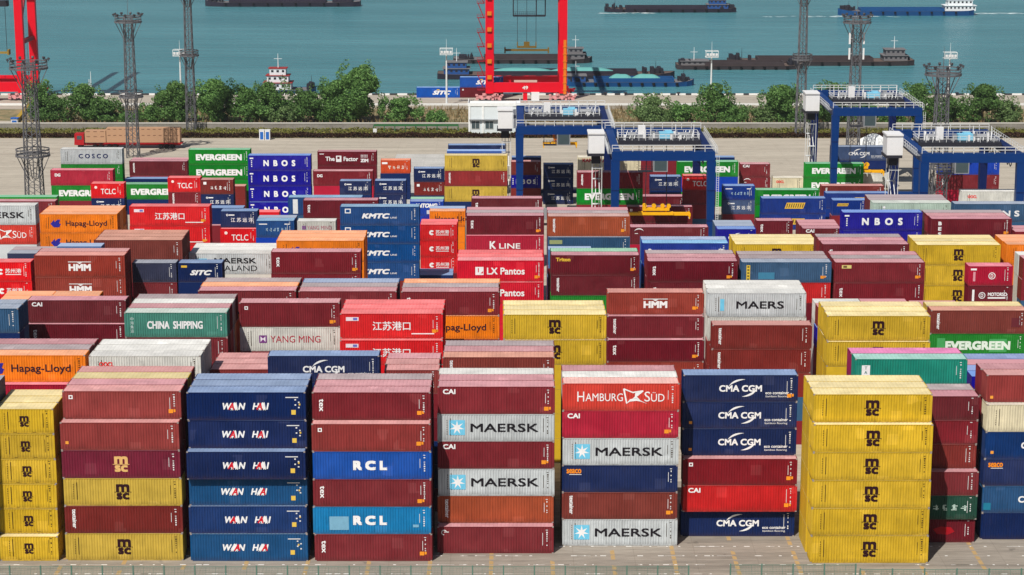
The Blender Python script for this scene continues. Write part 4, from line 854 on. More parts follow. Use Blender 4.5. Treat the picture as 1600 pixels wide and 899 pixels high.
def spreader(root, c, L, name='spreader'):
    """telescopic lifting frame with head block and sheaves"""
    x, y, z = c; mb = MB()
    mb.box(x - L / 2, x + L / 2, y - .45, y + .45, z, z + .5); mb.box(x - L * .26, x + L * .26, y - .7, y + .7, z + .12, z + .62)
    for s in (-1, 1):
        mb.box(x + s * L / 2 - .18, x + s * L / 2 + .18, y - 1.2, y + 1.2, z - .05, z + .45)
        for q in (-1.1, 1.1): mb.box(x + s * L / 2 - .1, x + s * L / 2 + .1, y + q - .1, y + q + .1, z - .5, z - .05)
    o = mb.build(name, M_YEL, root)
    hb = MB(); hb.box(x - L * .2, x + L * .2, y - .6, y + .6, z + .9, z + 1.35)
    for s in (-.17, -.03, .1, .19): hb.bar((x + s * L, y - .5, z + 1.75), (x + s * L, y + .5, z + 1.75), .8, None, 10)
    for s in (-.15, .15): hb.bar((x + s * L, y, z + .5), (x + s * L, y, z + .95), .3)
    hb.build('head_block', M_ORG if L < 10 else M_YEL, o)
    return o
def yard_crane(px, py, zsp, Lsp, xsp, label, ty=14.0):
    ZB = 18.3; Y0 = Y_at(py, ZB); X0 = X_at(px, Y0, ZB); root = empty('yard_crane', (X0, Y0, 0), label, 'crane', 'blue yard gantry cranes'); HX = 8.4; SPN = 28.6
    for sy, yy in ((0, 0), (1, SPN)):
        mb = MB(); mb.box(-9, 9, yy - .75, yy + .75, ZB - .75, ZB + .85); mb.build('portal_beam', M_CB, root)
        for sx in (-1, 1):
            mb = MB(); a = (sx * HX, yy, 1.9); mb.hexa([(sx * HX - .6, yy - .7, 1.9), (sx * HX + .6, yy - .7, 1.9), (sx * HX + .6, yy + .7, 1.9), (sx * HX - .6, yy + .7, 1.9),
                (sx * HX - .76, yy - .7, ZB - .752), (sx * HX + .76, yy - .7, ZB - .752), (sx * HX + .76, yy + .7, ZB - .752), (sx * HX - .76, yy + .7, ZB - .752)])
            mb.build('leg', M_CBD if sy == 1 else M_CB, root)  # front legs in the lit blue; rear legs' shade is put into a darker colour
        mb = MB(); mb.box(-9.6, 9.6, yy - .6, yy + .6, 1.2, 1.89); mb.build('sill_beam', M_CB, root)
        for sx in (-1, 1):
            for q in (-.95, .95):
                mb = MB(); mb.bar((sx * HX + q, yy - .35, .8), (sx * HX + q, yy + .35, .8), 1.6, None, 16); mb.build('wheel', M_TYRE, root)
        mb = MB(); yf = yy - .7; railing(mb, [(-9, yf, ZB + .85), (9, yf, ZB + .85)]); mb.build('railing', M_RAIL, root)
    for sx in (-1, 1):
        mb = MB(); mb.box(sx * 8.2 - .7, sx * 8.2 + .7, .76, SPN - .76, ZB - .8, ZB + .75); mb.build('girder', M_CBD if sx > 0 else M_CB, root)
        mb = MB(); x = sx * 8.2; mb.box(x - (1.5 if sx < 0 else -.75), x + (1.5 if sx > 0 else -.75), 1, SPN - 1, ZB + .2, ZB + .3); mb.build('walkway', M_GREYM, root)
        mb = MB(); x = sx * 9.6; railing(mb, [(x, .8, ZB + .3), (x, SPN - .8, ZB + .3)], 1.1, .06); mb.build('railing', M_RAIL, root)
    # generator box, hazard stripes, ladder, flanges and cable loops
    mb = MB(); mb.box(-5.2, -1.4, -1.5, -.61, 1.3, 3.4); mb.build('generator_box', M_GREYM, root)
    mb = MB(); [mb.box(sx * HX - .66, sx * HX + .66, yy - .74, yy + .74, z, z + .16) for sx in (-1, 1) for yy in (0, SPN) for z in (6.8, 12.2)]; mb.build('leg_flanges', M_CBD, root)
    mb = MB(); x = HX + 1.15; mb.bar((x - .2, -.3, 2), (x - .2, -.3, ZB), .07); mb.bar((x + .2, -.3, 2), (x + .2, -.3, ZB), .07); [mb.bar((x - .2, -.3, 2 + .4 * i), (x + .2, -.3, 2 + .4 * i), .05) for i in range(40)]; mb.build('ladder', M_RAIL, root)
    mb = MB(); pts = []
    for i in range(12):
        y0, y1 = 1.5 + i * 2.1, 1.5 + (i + 1) * 2.1; pts += [(7.2, y0, ZB - .8), (7.2, y0 + .5, ZB - 1.6), (7.2, y0 + 1.05, ZB - 1.9), (7.2, y0 + 1.6, ZB - 1.6)]
    mb.tube(pts, .06, 4); mb.build('cable_loops', M_DARK, root)
    # machinery house on the left side
    mb = MB(); mb.box(-12.6, -9.72, 13.2, 17.4, ZB - 1.6, ZB + 1.9); eh = mb.build('electrical_house', M_WHITE, root)
    mb = MB(); mb.box(-12.75, -9.71, 13.0, 17.6, ZB + 1.903, ZB + 2.2); mb.build('roof', M_WHITE, eh)
    mb = MB(); mb.box(-12.8, -9.8, 13, 17.6, ZB - 2.1, ZB - 1.61); mb.box(-12.0, -10.4, 14, 16, ZB - 3.6, ZB - 2.12); mb.build('under_frame', M_DARK, root)
    # stairs with landings down the left rear leg
    mb = MB(); z = 2.0
    for i in range(6):
        y0, y1 = (15.0, 17.2) if i % 2 else (17.2, 15.0)
        mb.bar((-11.2, y0, z), (-11.2, y1, z + 2.35), .12); mb.bar((-10.5, y0, z), (-10.5, y1, z + 2.35), .12); mb.box(-11.7, -10.2, y1 - .5, y1 + .5, z + 2.33, z + 2.4); z += 2.35
    for x in (-11.8, -10.1): mb.bar((x, 14.6, 2), (x, 14.6, ZB - 2), .1); mb.bar((x, 17.6, 2), (x, 17.6, ZB - 2), .1)
    mb.build('stairs', M_RAIL, root)
    # trolley
    tr = MB(); tr.box(-7.4, 7.4, ty - 3.2, ty + 3.2, ZB + .85, ZB + 1.1); tr.box(-7.4, 7.4, ty - 3.3, ty - 2.9, ZB + .2, ZB + .849); tro = tr.build('trolley', M_DARK, root)
    mb = MB(); railing(mb, [(-7.3, ty - 3.1, ZB + 1.1), (7.3, ty - 3.1, ZB + 1.1), (7.3, ty + 3.1, ZB + 1.1), (-7.3, ty + 3.1, ZB + 1.1), (-7.3, ty - 3.1, ZB + 1.1)], 1.1, .07, 1.2)
    for x in (-6, -5.2, -4.4, 4.6, 5.3, 6): mb.bar((x, ty - 1, ZB + 1.1), (x + .5, ty + .5, ZB + 2.4), .12)
    mb.build('railing', M_RAIL, tro)
    mb = MB(); mb.box(-3.6, -2.3, ty + .2, ty + 1.4, ZB + 1.1, ZB + 3.3); mb.build('control_cabinet', M_WHITE, tro)
    mb = MB(); mb.box(.2, 2.9, ty - .6, ty + 1.0, ZB + 1.1, ZB + 2.2); mb.box(1.2, 2.5, ty - .4, ty + .8, ZB + 2.2, ZB + 2.5); mb.build('motor_hood', M_SKYB, tro)
    mb = MB(); mb.bar((-5.5, ty, ZB + 1.7), (-4.0, ty, ZB + 1.7), 1.0, None, 12); mb.bar((3.6, ty, ZB + 1.7), (5.6, ty, ZB + 1.7), 1.0, None, 12); mb.build('hoist_drum', M_GREYM, tro)
    mb = MB(); rq = random.Random(int(px))
    for _ in range(16): qx, qy, qh = rq.uniform(-6.6, 6.4), ty + rq.uniform(-2.8, 2.6), rq.uniform(.3, 1.2); mb.box(qx, qx + rq.uniform(.2, .9), qy, qy + rq.uniform(.2, .7), ZB + 1.12, ZB + 1.12 + qh)
    mb.build('winch_gear', M_GREYM, tro); mb = MB()
    for _ in range(9): qx, qy = rq.uniform(-6.6, 6.4), ty + rq.uniform(-2.8, 2.6); mb.box(qx, qx + .35, qy, qy + .3, ZB + 1.13, ZB + 1.13 + rq.uniform(.6, 1.5))
    for qx in (-6.5, -1.2, 3.3, 6.6): mb.bar((qx, ty + 1.5, ZB + 1.1), (qx, ty + 1.5, ZB + 3.4), .12)
    mb.build('switch_boxes', M_WHITE, tro)
    # operator cab hanging below the trolley
    cx = 0.2; mb = MB(); mb.box(cx - 1.3, cx + 1.3, ty - 4.9, ty - 2.4, ZB - 4.3, ZB - 1.6); cab = mb.build('operator_cab', M_GREYM, root)
    mb = MB(); mb.box(cx - 1.1, cx + 1.1, ty - 4.93, ty - 4.88, ZB - 4.1, ZB - 1.95); mb.build('window', M_GLASS, cab)
    mb = MB(); mb.box(cx - 3.9, cx - 1.35, ty - 4.6, ty - 2.8, ZB - 4.4, ZB - 4.3); railing(mb, [(cx - 3.9, ty - 4.6, ZB - 4.3), (cx - 1.4, ty - 4.6, ZB - 4.3)], 1.0, .06, .7)
    for x in (cx - 3.8, cx - 1.5): mb.bar((x, ty - 3, ZB - 4.3), (x, ty - 3, ZB + .2), .12)
    mb.build('cab_walkway', M_DARK, root)
    if Lsp:
        sp = spreader(root, (xsp, ty, zsp), Lsp); mb = MB()
        for s in (-.16, .16):
            for q in (-.5, .5): mb.bar((xsp + s * Lsp, ty + q, zsp + 1.7), (xsp + s * Lsp * .9, ty + q, ZB + .9), .07)
        mb.build('hoist_ropes', M_DARK, root)
    return root
yard_crane(1036.5, 244, 5.2, 12.2, -.2, 'blue yard crane in the middle, its yellow spreader lowered over maroon boxes')
yard_crane(1370.5, 175, 3.6, 10.6, -1.2, 'blue yard crane farthest back, yellow spreader just above a white box')
yard_crane(881, 203.5, 13.4, 6.4, -.4, 'left blue yard crane with a short spreader just below its beam')
yard_crane(1520, 247, 0, 0, 0, 'blue yard crane at the right edge, no spreader in sight')

# ---------------------------------------------------------------- red quay cranes
M_RED = paint('crane_red', (222, 8, 36), .45, 0, .1, .3); M_REDD = paint('crane_dark_red', (150, 14, 30), .5); M_PINK = paint('bogie_pink', (214, 150, 150), .6)
def sign_text(parent, body, c, w, h, mat, bold=.03, name='sign_text'):
    v, f, x0, x1, y0, y1 = text_faces(body, bold); mb = MB()
    mb.v = [(c[0] + ((x - x0) / (x1 - x0) - .5) * w, c[1], c[2] + ((y - y0) / (y1 - y0) - .5) * h) for x, y in v]; mb.f = list(f); mb.m = [0] * len(f)
    return mb.build(name, mat, parent)
def quay_crane(xl, xr, ybase, label, number, stairs):
    Yb = Y_at(ybase); s = scale_at(Yb, 3); X0 = (xl + xr) / 2; XW = X_at(X0, Yb); hw = (xr - xl) / 2 / s; GA = 16.0
    root = empty('quay_crane', (XW, Yb, 0), label, 'crane', 'red quay cranes'); TOP = 52.0
    for yy in (0, GA):
        for sx in (-1, 1):
            mb = MB(); mb.box(sx * hw - 1.1, sx * hw + 1.1, yy - .9, yy + .9, 2.2, TOP); mb.build('leg', M_RED, root)
            for q in (-2.4, -.8, .8, 2.4):
                mb = MB(); mb.bar((sx * hw + q, yy - .3, .55), (sx * hw + q, yy + .3, .55), 1.1, None, 12); mb.build('wheel', M_DARK, root)
            mb = MB(); mb.box(sx * hw - 3.4, sx * hw + 3.4, yy - .55, yy + .55, .7, 1.5); mb.box(sx * hw - 2.0, sx * hw - .9, yy - .7, yy + .7, 1.5, 2.2); mb.box(sx * hw + .9, sx * hw + 2.0, yy - .7, yy + .7, 1.5, 2.2); rq = random.Random(int(sx * 5 + yy)); [(lambda a, z_: mb.box(a - .35, a + .35, yy - .95, yy - .56, z_, z_ + .5))(sx * hw + rq.uniform(-3.6, 3.6), rq.uniform(.1, 1.7)) for _ in range(16)]; mb.build('bogie', M_PINK if yy == 0 else M_REDD, root)
        mb = MB(); mb.box(-hw + 1.1, hw - 1.1, yy - .8, yy + .8, 2.5, 5.1); sb = mb.build('sill_beam', M_RED, root)
        if yy == 0:
            sign_text(sb, number, (-.3, -.83, 3.8), 1.6, 1.0, M_WHITE)
            mb = MB(); mb.box(-3.4, 3.0, -.9, -.6, 5.3, 5.9); mb.build('name_plate', paint('plate_pale', (206, 170, 160), .6), sb)
            mb = MB(); mb.box(-.9, .3, -.6, .6, .1, 2.28); mb.build('cable_box', M_RED, sb)
            mb = MB(); mb.box(1.4, 3.6, -1.4, .2, .1, 2.6); wb = mb.build('control_cabinet', M_WHITE, root)
        mb = MB(); mb.box(-hw + 1.2, hw - 1.2, yy - .9, yy + .9, TOP - 3, TOP); mb.build('portal_beam', M_RED, root)
    for sx in (-1, 1):
        mb = MB(); mb.bar((sx * hw, .5, 20), (sx * hw, GA - .5, 40), 1.0); mb.bar((sx * hw, .9, 16), (sx * hw, GA - .9, 16), 1.1); mb.build('brace', M_REDD, root)
        mb = MB(); mb.box(sx * 3.5 - .6, sx * 3.5 + .6, -20, GA + 46, TOP, TOP + 2.6); mb.build('boom', M_RED, root)
    if stairs:                                       # zigzag stairs with landings up the left leg
        mb = MB(); z = 3.0; x = -hw - 1.2
        while z < TOP - 4:
            k = int(z / 4) % 2; mb.box(x - 2.2, x - .05, -.8, .8, z, z + .14); railing(mb, [(x - 2.2, -.8, z + .1), (x - .1, -.8, z + .1)], 1.0, .08, .9)
            mb.bar((x - .3, -.7, z), (x - 1.9, -.7, z + 4), .2); mb.bar((x - .3, .2, z), (x - 1.9, .2, z + 4), .16); z += 4.0
        mb.build('stairs', M_REDD, root)
        mb = MB(); z = 6.0
        while z < TOP - 6: mb.ring = None; mb.box(-hw - .6, -hw + .6, -1.25, -.92, z, z + .15); mb.box(-hw - .6, -hw + .6, -1.25, -1.15, z, z + 1.3); z += 4.4
        mb.build('ladder_cage', M_ORG, root)
        mb = MB(); mb.box(hw + .1, hw + .9, -1.1, -.95, 2.0, 17); [mb.box(hw - .1, hw + 1.0, -1.2, -1.1, z, z + .25) for z in range(3, 17, 2)]; mb.build('ladder_cage', M_ORG, root)
        # hanging trolley cage, ropes and spreader seen between the legs
        sx0 = X_at(823, Yb + 8, 13) - XW
        mb = MB(); z0, z1 = 22.8, 31; xs = (X_at(802, Yb + 8, 25) - XW, X_at(852, Yb + 8, 25) - XW)
        for x in (xs[0], xs[1], xs[0] + (xs[1] - xs[0]) * .72): mb.bar((x, 8, z0), (x, 8, z1), .3); mb.bar((x, 10.4, z0), (x, 10.4, z1), .25)
        for z in (z0, z0 + 4.6, z1): mb.bar((xs[0], 8, z), (xs[1], 8, z), .3); mb.bar((xs[0], 10.4, z), (xs[1], 10.4, z), .3)
        mb.box(xs[0], xs[1], 8.2, 10.2, z0 - .1, z0 + .05); railing(mb, [(xs[0], 8, z0), (xs[0] + (xs[1] - xs[0]) * .72, 8, z0)], 1.2, .08, .6); mb.bar((xs[0], 9.2, z1), (xs[0], 9.2, TOP), .3); mb.bar((xs[1], 9.2, z1), (xs[1], 9.2, TOP), .3)
        mb.build('trolley_cage', M_DARK, root)
        mb = MB(); mb.box(xs[1] - 2.2, xs[1] - .4, 8.3, 10, z0 + 4.8, z0 + 6.8); mb.build('operator_cab', M_PINK, root)
        MYS = paint('dull_yellow', (116, 94, 40), .6)
        mb = MB(); z = z_at(80, Yb + 9); mb.box(sx0 - 6.1, sx0 + 6.1, 8.6, 9.4, z, z + .55)
        for q in (-6.1, 6.1): mb.box(sx0 + q - .2, sx0 + q + .2, 7.8, 10.2, z - .5, z + 1.0)
        mb.box(sx0 - 2.6, sx0 + 2.6, 8.4, 9.6, z + .9, z + 1.4); mb.box(sx0 - .8, sx0 + .8, 8.4, 9.6, z + 1.4, z + 2.6); mb.bar((sx0 - 2.6, 9, z + .9), (sx0 - 2.6, 9, z + 2.6), .3); mb.bar((sx0 + 2.6, 9, z + .9), (sx0 + 2.6, 9, z + 2.6), .3); mb.build('spreader', MYS, root)
        mb = MB(); [mb.bar((sx0 + q, 9, z + 2.5), (sx0 + q, 9, TOP), .12) for q in (-2.6, 0, 2.6)]; mb.build('hoist_ropes', M_DARK, root)
    else:
        MYS = paint('dull_yellow_b', (150, 126, 56), .6); sx0 = X_at(-20, Yb + 9, 13) - XW; z = z_at(84, Yb + 9)
        mb = MB(); mb.box(sx0 - 6.1, sx0 + 6.1, 8.6, 9.4, z, z + .55); [mb.box(sx0 + q - .2, sx0 + q + .2, 7.8, 10.2, z - .3, z + 1.2) for q in (-6.1, 6.1)]; mb.build('spreader', MYS, root)
        mb = MB(); [mb.bar((sx0 + q, 9, z + .5), (sx0 + q, 9, TOP), .12) for q in (-4.6, 0, 5.6)]; mb.build('hoist_ropes', M_DARK, root)
        mb = MB(); zz = z_at(10, Yb + 9); mb.box(sx0 - 5, sx0 + 6.5, 7.6, 10.4, zz, zz + 1.6); mb.build('head_block', M_DARK, root)
    return root
quay_crane(765, 879.5, 158, 'red quay crane near the middle, straddling blue boxes, with zigzag stairs on its left leg', '49', True)
quay_crane(-78, 36, 157, 'red quay crane cut off by the left edge, dark spreader hanging', '48', False)
# blue boxes on the quay
def quay_box(x0, x1, ytop, lev, clr, mark, label):
    Yq = Y_at(153); h = 2.9; X = X_at((x0 + x1) / 2, Yq, 0); root = container(X, Yq, lev * h, 40, h, clr, mark, [], label, False, False); return root
quay_box(651.5, 718, 0, 0, 'rcl', 'sitc', 'bright blue container with white italic letters standing alone at the quay edge')
quay_box(719, 786, 0, 0, 'dmr', 'sqw', 'dark maroon container on the quay under a blue one')
quay_box(719, 786, 0, 1, 'rcl', 'sitc', 'bright blue container on a maroon one beside the red crane leg')

# ---------------------------------------------------------------- lattice masts and lamp posts
M_GALV = paint('galvanised_steel', (104, 104, 108), .5, .2, .2, 2); M_LAMP = paint('floodlight_housing', (70, 70, 74), .5)
def lattice_mast(x, ybase, ytop, yring, wpx, label, spike=True, antennas=False, zmax=None):
    p = at(x, ybase); s = scale_at(p.y); W = wpx / s; Ht = z_at(ytop, p.y) if ytop > -50 else zmax; root = empty('lattice_mast', p, label, 'mast', 'lattice floodlight masts')
    w0, w1 = W * .62, W * .42; nseg = max(8, int(Ht / 2.1)); mb = MB()
    def c(i, sx, sy): k = i / nseg; q = (w0 * (1 - k) + w1 * k); return Vector((sx * q, sy * q, Ht * k))
    cor = ((-1, -1), (1, -1), (1, 1), (-1, 1))
    for a in cor: mb.bar(c(0, *a), c(nseg, *a), .22, .18)
    for i in range(nseg):
        for q in range(4):
            a, b = cor[q], cor[(q + 1) % 4]
            mb.bar(c(i, *a), c(i + 1, *b), .085); mb.bar(c(i, *b), c(i + 1, *a), .085); mb.bar(c(i + 1, *a), c(i + 1, *b), .085)
    mb.bar((0, 0, .2), (0, 0, Ht), .16); mb.build('lattice_tower', M_GALV, root)
    def platform(z, r, lamps):
        m = MB(); n = 12
        for zz, t in ((z, .34), (z + .6, .14), (z + 1.2, .2)):
            for i in range(n): a, b = 6.283 * i / n, 6.283 * (i + 1) / n; m.bar((r * math.cos(a), r * math.sin(a), zz), (r * math.cos(b), r * math.sin(b), zz), t)
        for i in range(n):
            a = 6.283 * i / n; m.bar((r * math.cos(a), r * math.sin(a), z), (r * math.cos(a), r * math.sin(a), z + 1.1), .06)
            if i % 2 == 0: m.bar((r * math.cos(a), r * math.sin(a), z), (w1 * math.cos(a), w1 * math.sin(a), z - r * 1.5), .14); m.bar((0, 0, z), (r * math.cos(a), r * math.sin(a), z), .1)
        pl = m.build('ring_platform', M_GALV, root)
        if lamps:
            for i in range(10):
                a = 6.283 * (i + .5) / 10; lm = MB(); d = Vector((math.cos(a), math.sin(a), 0)); q = d * (r + .25) + Vector((0, 0, z + 1.2)); lm.bar(q, q + Vector((0, 0, .45)), .1); e = q + Vector((0, 0, .6)); lm.bar(e - d * .2, e + d * .2 + Vector((0, 0, -.2)), .4, .5)
                lm.build('floodlight', M_LAMP, pl)
    if yring is not None: platform(z_at(yring, p.y) - .6, W * 1.3, False)
    if ytop > -50:
        platform(Ht - 1.2, W * 1.45, True)
        if spike: m = MB(); m.bar((0, 0, Ht), (0, 0, Ht + 4.2), .14, .05); m.build('lightning_rod', M_GALV, root)
    else: platform(Ht - 1.2, W * 1.45, True)
    if antennas:
        for zz in (z_at(60, p.y), z_at(84, p.y)):
            for sx in (-1, 1): m = MB(); m.box(sx * W * .75 - .2, sx * W * .75 + .2, -.5, -.2, zz - 1.3, zz + 1.3); m.bar((sx * W * .75, -.3, zz), (sx * w1, 0, zz), .1); m.build('antenna_panel', M_WHITE, root)
    return root
lattice_mast(55.5, 326, 97, 238, 20, 'leftmost lattice mast, standing before the red quay crane leg')
lattice_mast(208.5, 246, 26, 147, 14, 'lattice mast in front of the truck, second from the left')
lattice_mast(299.5, 206, -99, 83, 11, 'lattice mast rising out of frame from the hedge at left', zmax=36)
lattice_mast(1250, 214, -99, 89, 11.5, 'lattice mast rising out of frame at right', zmax=37)
lattice_mast(1332, 242, 27, None, 14.5, 'lattice mast with white antenna panels', antennas=True)
lattice_mast(1464, 334, 107, 256, 19, 'lattice mast standing before the right edge crane')
M_POST = paint('post_white', (222, 226, 226), .5)
def lamp_post(x, ybase, ytop, label):
    p = at(x, ybase); Ht = z_at(ytop, p.y); root = empty('lamp_post', p, label, 'lamp post', 'white lamp posts along the quay')
    m = MB(); m.bar((0, 0, 0), (0, 0, Ht), .62, .34, 10); m.bar((0, 0, 0), (0, 0, .25), 1.0, None, 10); m.build('pole', M_POST, root)
    m = MB()
    for z in (Ht - .2, Ht + 1.4): [m.bar((a * 1.7, b * 1.2, z), (c_ * 1.7, d * 1.2, z), .14) for a, b, c_, d in ((-1, -1, 1, -1), (1, -1, 1, 1), (1, 1, -1, 1), (-1, 1, -1, -1))]
    for a in (-1.7, 0, 1.7): m.bar((a, -1.2, Ht - .2), (a, -1.2, Ht + 1.4), .12)
    m.bar((0, 0, Ht), (0, 0, Ht + 4), .12, .05); m.bar((-1.7, 0, Ht), (1.7, 0, Ht), .16); m.bar((0, -1.2, Ht), (0, 1.2, Ht), .16); fr = m.build('head_frame', M_POST, root)
    for a in (-1.2, -.4, .4, 1.2): m = MB(); m.box(a - .3, a + .3, -1.45, -1.2, Ht + .3, Ht + .9); m.build('floodlight', M_WHITE, fr)
lamp_post(698, 164, 84, 'white lamp post standing before the lone blue box')
lamp_post(1110.5, 164, 88, 'white lamp post rising from the upright tree')
lamp_post(1481, 164, 90, 'white lamp post right of the rightmost lattice mast')
lamp_post(283.5, 164, 86, 'white lamp post beside the third lattice mast')
p = at(143, 152); root = empty('flag_staff', p, 'thin white pole at the quay edge above the trees', 'pole'); Ht = z_at(112, p.y)
m = MB(); m.bar((0, 0, 0), (0, 0, Ht), .3, .14, 8); m.build('pole', M_POST, root); m = MB(); m.bar((-.5, 0, 0), (-.5, 0, Ht * .7), .14); m.build('guy', M_POST, root)

# ---------------------------------------------------------------- ships
M_HULLD = paint('hull_dark', (48, 44, 56), .5, 0, .3, .3); M_HULLB = paint('hull_blue', (26, 76, 128), .5, 0, .2, .3); M_HULLR = paint('hull_rust', (64, 56, 58), .7, 0, .3, .4); M_DECK = paint('deck_brown', (98, 84, 78), .8, 0, .2, .5); M_DECKG = paint('deck_grey', (110, 108, 110), .8)
M_TARP = paint('tarp_green', (96, 160, 156), .8, 0, .1, .6); M_SUPER = paint('superstructure_white', (220, 224, 226), .5); M_ROOFR = paint('roof_red', (150, 52, 50), .6); M_SUPB = paint('superstructure_blue', (40, 80, 140), .6)
ZW = -4.0
def ship(x0, x1, y, label, hull, deck, hgt=2.4, beam=11.0, house=None, house_mat=None, heaps=None, coaming=True, bow=-1, gear=True, cat='barge', name='cargo_barge'):
    Yc = Y_at(y, ZW); s = scale_at(Yc, ZW); L = (x1 - x0) / s; X = X_at((x0 + x1) / 2, Yc, ZW); root = empty(name, (X, Yc + beam / 2, ZW), label, cat, 'vessels on the river')
    sta = [(-.5, .02, 1.5), (-.48, .42, 1.3), (-.44, .75, 1.12), (-.36, 1, 1.0), (.36, 1, 1.0), (.46, .92, 1.12), (.5, .7, 1.25)]
    if bow > 0: sta = [(-a, b, c) for a, b, c in reversed(sta)]
    mb = MB(); rings = []
    for a, b, c in sta:
        hb_ = beam / 2 * b; zt = hgt * c; k = len(mb.v); mb.v += [(a * L, -hb_ * .9, -.8), (a * L, -hb_, zt), (a * L, hb_, zt), (a * L, hb_ * .9, -.8)]; rings.append(k)
    for p_, q in zip(rings, rings[1:]):
        for i, j in ((0, 1), (2, 3), (3, 0)): mb.f.append((p_ + i, q + i, q + j, p_ + j)); mb.m.append(0)
    mb.f.append(tuple(rings[0] + i for i in (0, 1, 2, 3))); mb.m.append(0); mb.f.append(tuple(rings[-1] + i for i in (3, 2, 1, 0))); mb.m.append(0)
    mb.build('hull', hull, root)
    md = MB()
    for p_, q in zip(rings, rings[1:]):
        f = [Vector(mb.v[p_ + 1]), Vector(mb.v[q + 1]), Vector(mb.v[q + 2]), Vector(mb.v[p_ + 2])]; md.face([v - Vector((0, 0, .12)) for v in f])
    md.build('deck', deck, root)
    mb = MB()
    for p_, q in zip(rings, rings[1:]):
        for i in (1, 2): a, b = Vector(mb and 0 or 0 and 0) if False else None, None
    e = -bow                                         # stern side
    h0, h1 = (-.34, .28) if e > 0 else (-.28, .34)
    if coaming:
        m = MB(); t = .35; bb = beam * .36; z0, z1 = hgt - .1, hgt + 1.1
        m.box(h0 * L, h1 * L, -bb, -bb + t, z0, z1); m.box(h0 * L, h1 * L, bb - t, bb, z0, z1); m.box(h0 * L, h0 * L + t, -bb + t, bb - t, z0, z1); m.box(h1 * L - t, h1 * L, -bb + t, bb - t, z0, z1); m.build('hatch_coaming', hull, root)
    if heaps:
        for a, b, hh in heaps:
            m = MB(); n = 10; bb = beam * .33; rows = []
            for i in range(n + 1):
                k = i / n; xx = (a + (b - a) * k) * L; zz = hgt + .6 + hh * math.sin(k * math.pi) ** .8 * (1 + .15 * math.sin(k * 9)); rows.append([(xx, -bb, hgt + .3), (xx, -bb * .45, hgt + .3 + (zz - hgt) * .75), (xx, 0, zz), (xx, bb * .45, hgt + .3 + (zz - hgt) * .75), (xx, bb, hgt + .3)])
            for r0, r1 in zip(rows, rows[1:]):
                for i in range(4): m.face([r0[i], r1[i], r1[i + 1], r0[i + 1]])
            m.build('cargo_heap', M_TARP, root)
    if house:
        hx, hl_, hh, tiers = house; hx *= L; z = hgt
        for t in range(tiers):
            m = MB(); sh = 1 - .2 * t; m.box(hx - hl_ / 2 * sh, hx + hl_ / 2 * sh, -beam * .33 * sh, beam * .33 * sh, z, z + hh); ho = m.build('deckhouse', house_mat or M_SUPER, root)
            m = MB(); n = max(3, int(hl_ * sh / 1.6)); [m.box(hx - hl_ / 2 * sh + (i + .3) * hl_ * sh / n, hx - hl_ / 2 * sh + (i + .75) * hl_ * sh / n, -beam * .33 * sh - .03, -beam * .33 * sh + .02, z + hh * .45, z + hh * .8) for i in range(n)]; m.build('windows', M_DARK, ho)
            m = MB(); m.box(hx - hl_ / 2 * sh - .4, hx + hl_ / 2 * sh + .4, -beam * .36 * sh, beam * .36 * sh, z + hh + .003, z + hh + .2); m.build('roof', M_ROOFR if cat == 'tug' else M_SUPER if house_mat is M_SUPER or house_mat is None else M_DECKG, ho); z += hh + .21
        m = MB(); m.bar((hx, 0, z), (hx, 0, z + 4.2), .25, .1); m.bar((hx - 1.2, 0, z + 2.6), (hx + 1.2, 0, z + 2.6), .12); m.build('mast', M_POST, root)
    if gear:
        r = random.Random(int(x0)); m = MB(); fb = bow * .42 * L
        for i in range(9): a = fb + r.uniform(-.06, .05) * L; w_ = r.uniform(.4, 1.4); m.box(a - w_ / 2, a + w_ / 2, r.uniform(-3, 0), r.uniform(.4, 3), hgt + .1, hgt + r.uniform(.8, 2.2))
        for i in range(7): a = -bow * .42 * L + r.uniform(-.05, .06) * L; w_ = r.uniform(.4, 1.5); m.box(a - w_ / 2, a + w_ / 2, r.uniform(-3.6, -2), r.uniform(1, 3), hgt + .1, hgt + r.uniform(.8, 2.0))
        m.bar((fb, 0, hgt), (fb, 0, hgt + 4), .2, .1); m.build('deck_gear', M_DARK, root)
        m = MB(); [m.bar((L * (-.36 + .09 * i), -beam / 2 - .2, hgt - .9), (L * (-.36 + .09 * i), -beam / 2 - .2, hgt - .2), .9, None, 8) for i in range(9)]; m.build('fenders', M_TYRE, root)
    return root
ship(318, 562, 11, 'long dark barge at the top edge, left of centre', M_HULLD, M_DECKG, 1.9, 11, (.38, 8, 1.8, 2), M_HULLD, None, True, -1)
ship(945, 1151, 20, 'dark blue-ended barge under way at the top, right of the red crane', M_HULLD, M_DECK, 1.5, 10, (.36, 9, 1.7, 2), M_SUPB, None, True, -1)
ship(1312, 1523, 25, 'bright blue ship with a white superstructure at its right end', M_HULLB, M_DECKG, 1.9, 11, (.40, 13, 2.1, 3), M_SUPER, None, True, -1, True, 'ship', 'cargo_ship')
ship(708, 926, 100, 'dark empty barge seen between the red crane legs', M_HULLR, M_DECKG, 1.4, 10, (.38, 6, 1.6, 2), M_DECKG, None, True, 1)
ship(1058, 1258, 109.5, 'dark brown barge, nearest of the pair at right', M_HULLR, M_DECK, 1.3, 10, (-.36, 9, 1.3, 1), M_DECKG, None, True, 1)
ship(1138, 1430, 103.5, 'long rusty barge, farther of the pair at right', M_HULLR, M_DECK, 1.5, 11, (.40, 8, 1.7, 2), M_DECKG, None, True, -1)
ship(683, 1056, 125, 'long dark barge with green tarpaulin over its hold, moored behind the red crane', M_HULLD, M_DECK, 1.5, 11, (-.42, 8, 1.7, 2), M_SUPB, [(-.27, -.02, 1.2), (-.02, .24, 1.5)], True, 1)
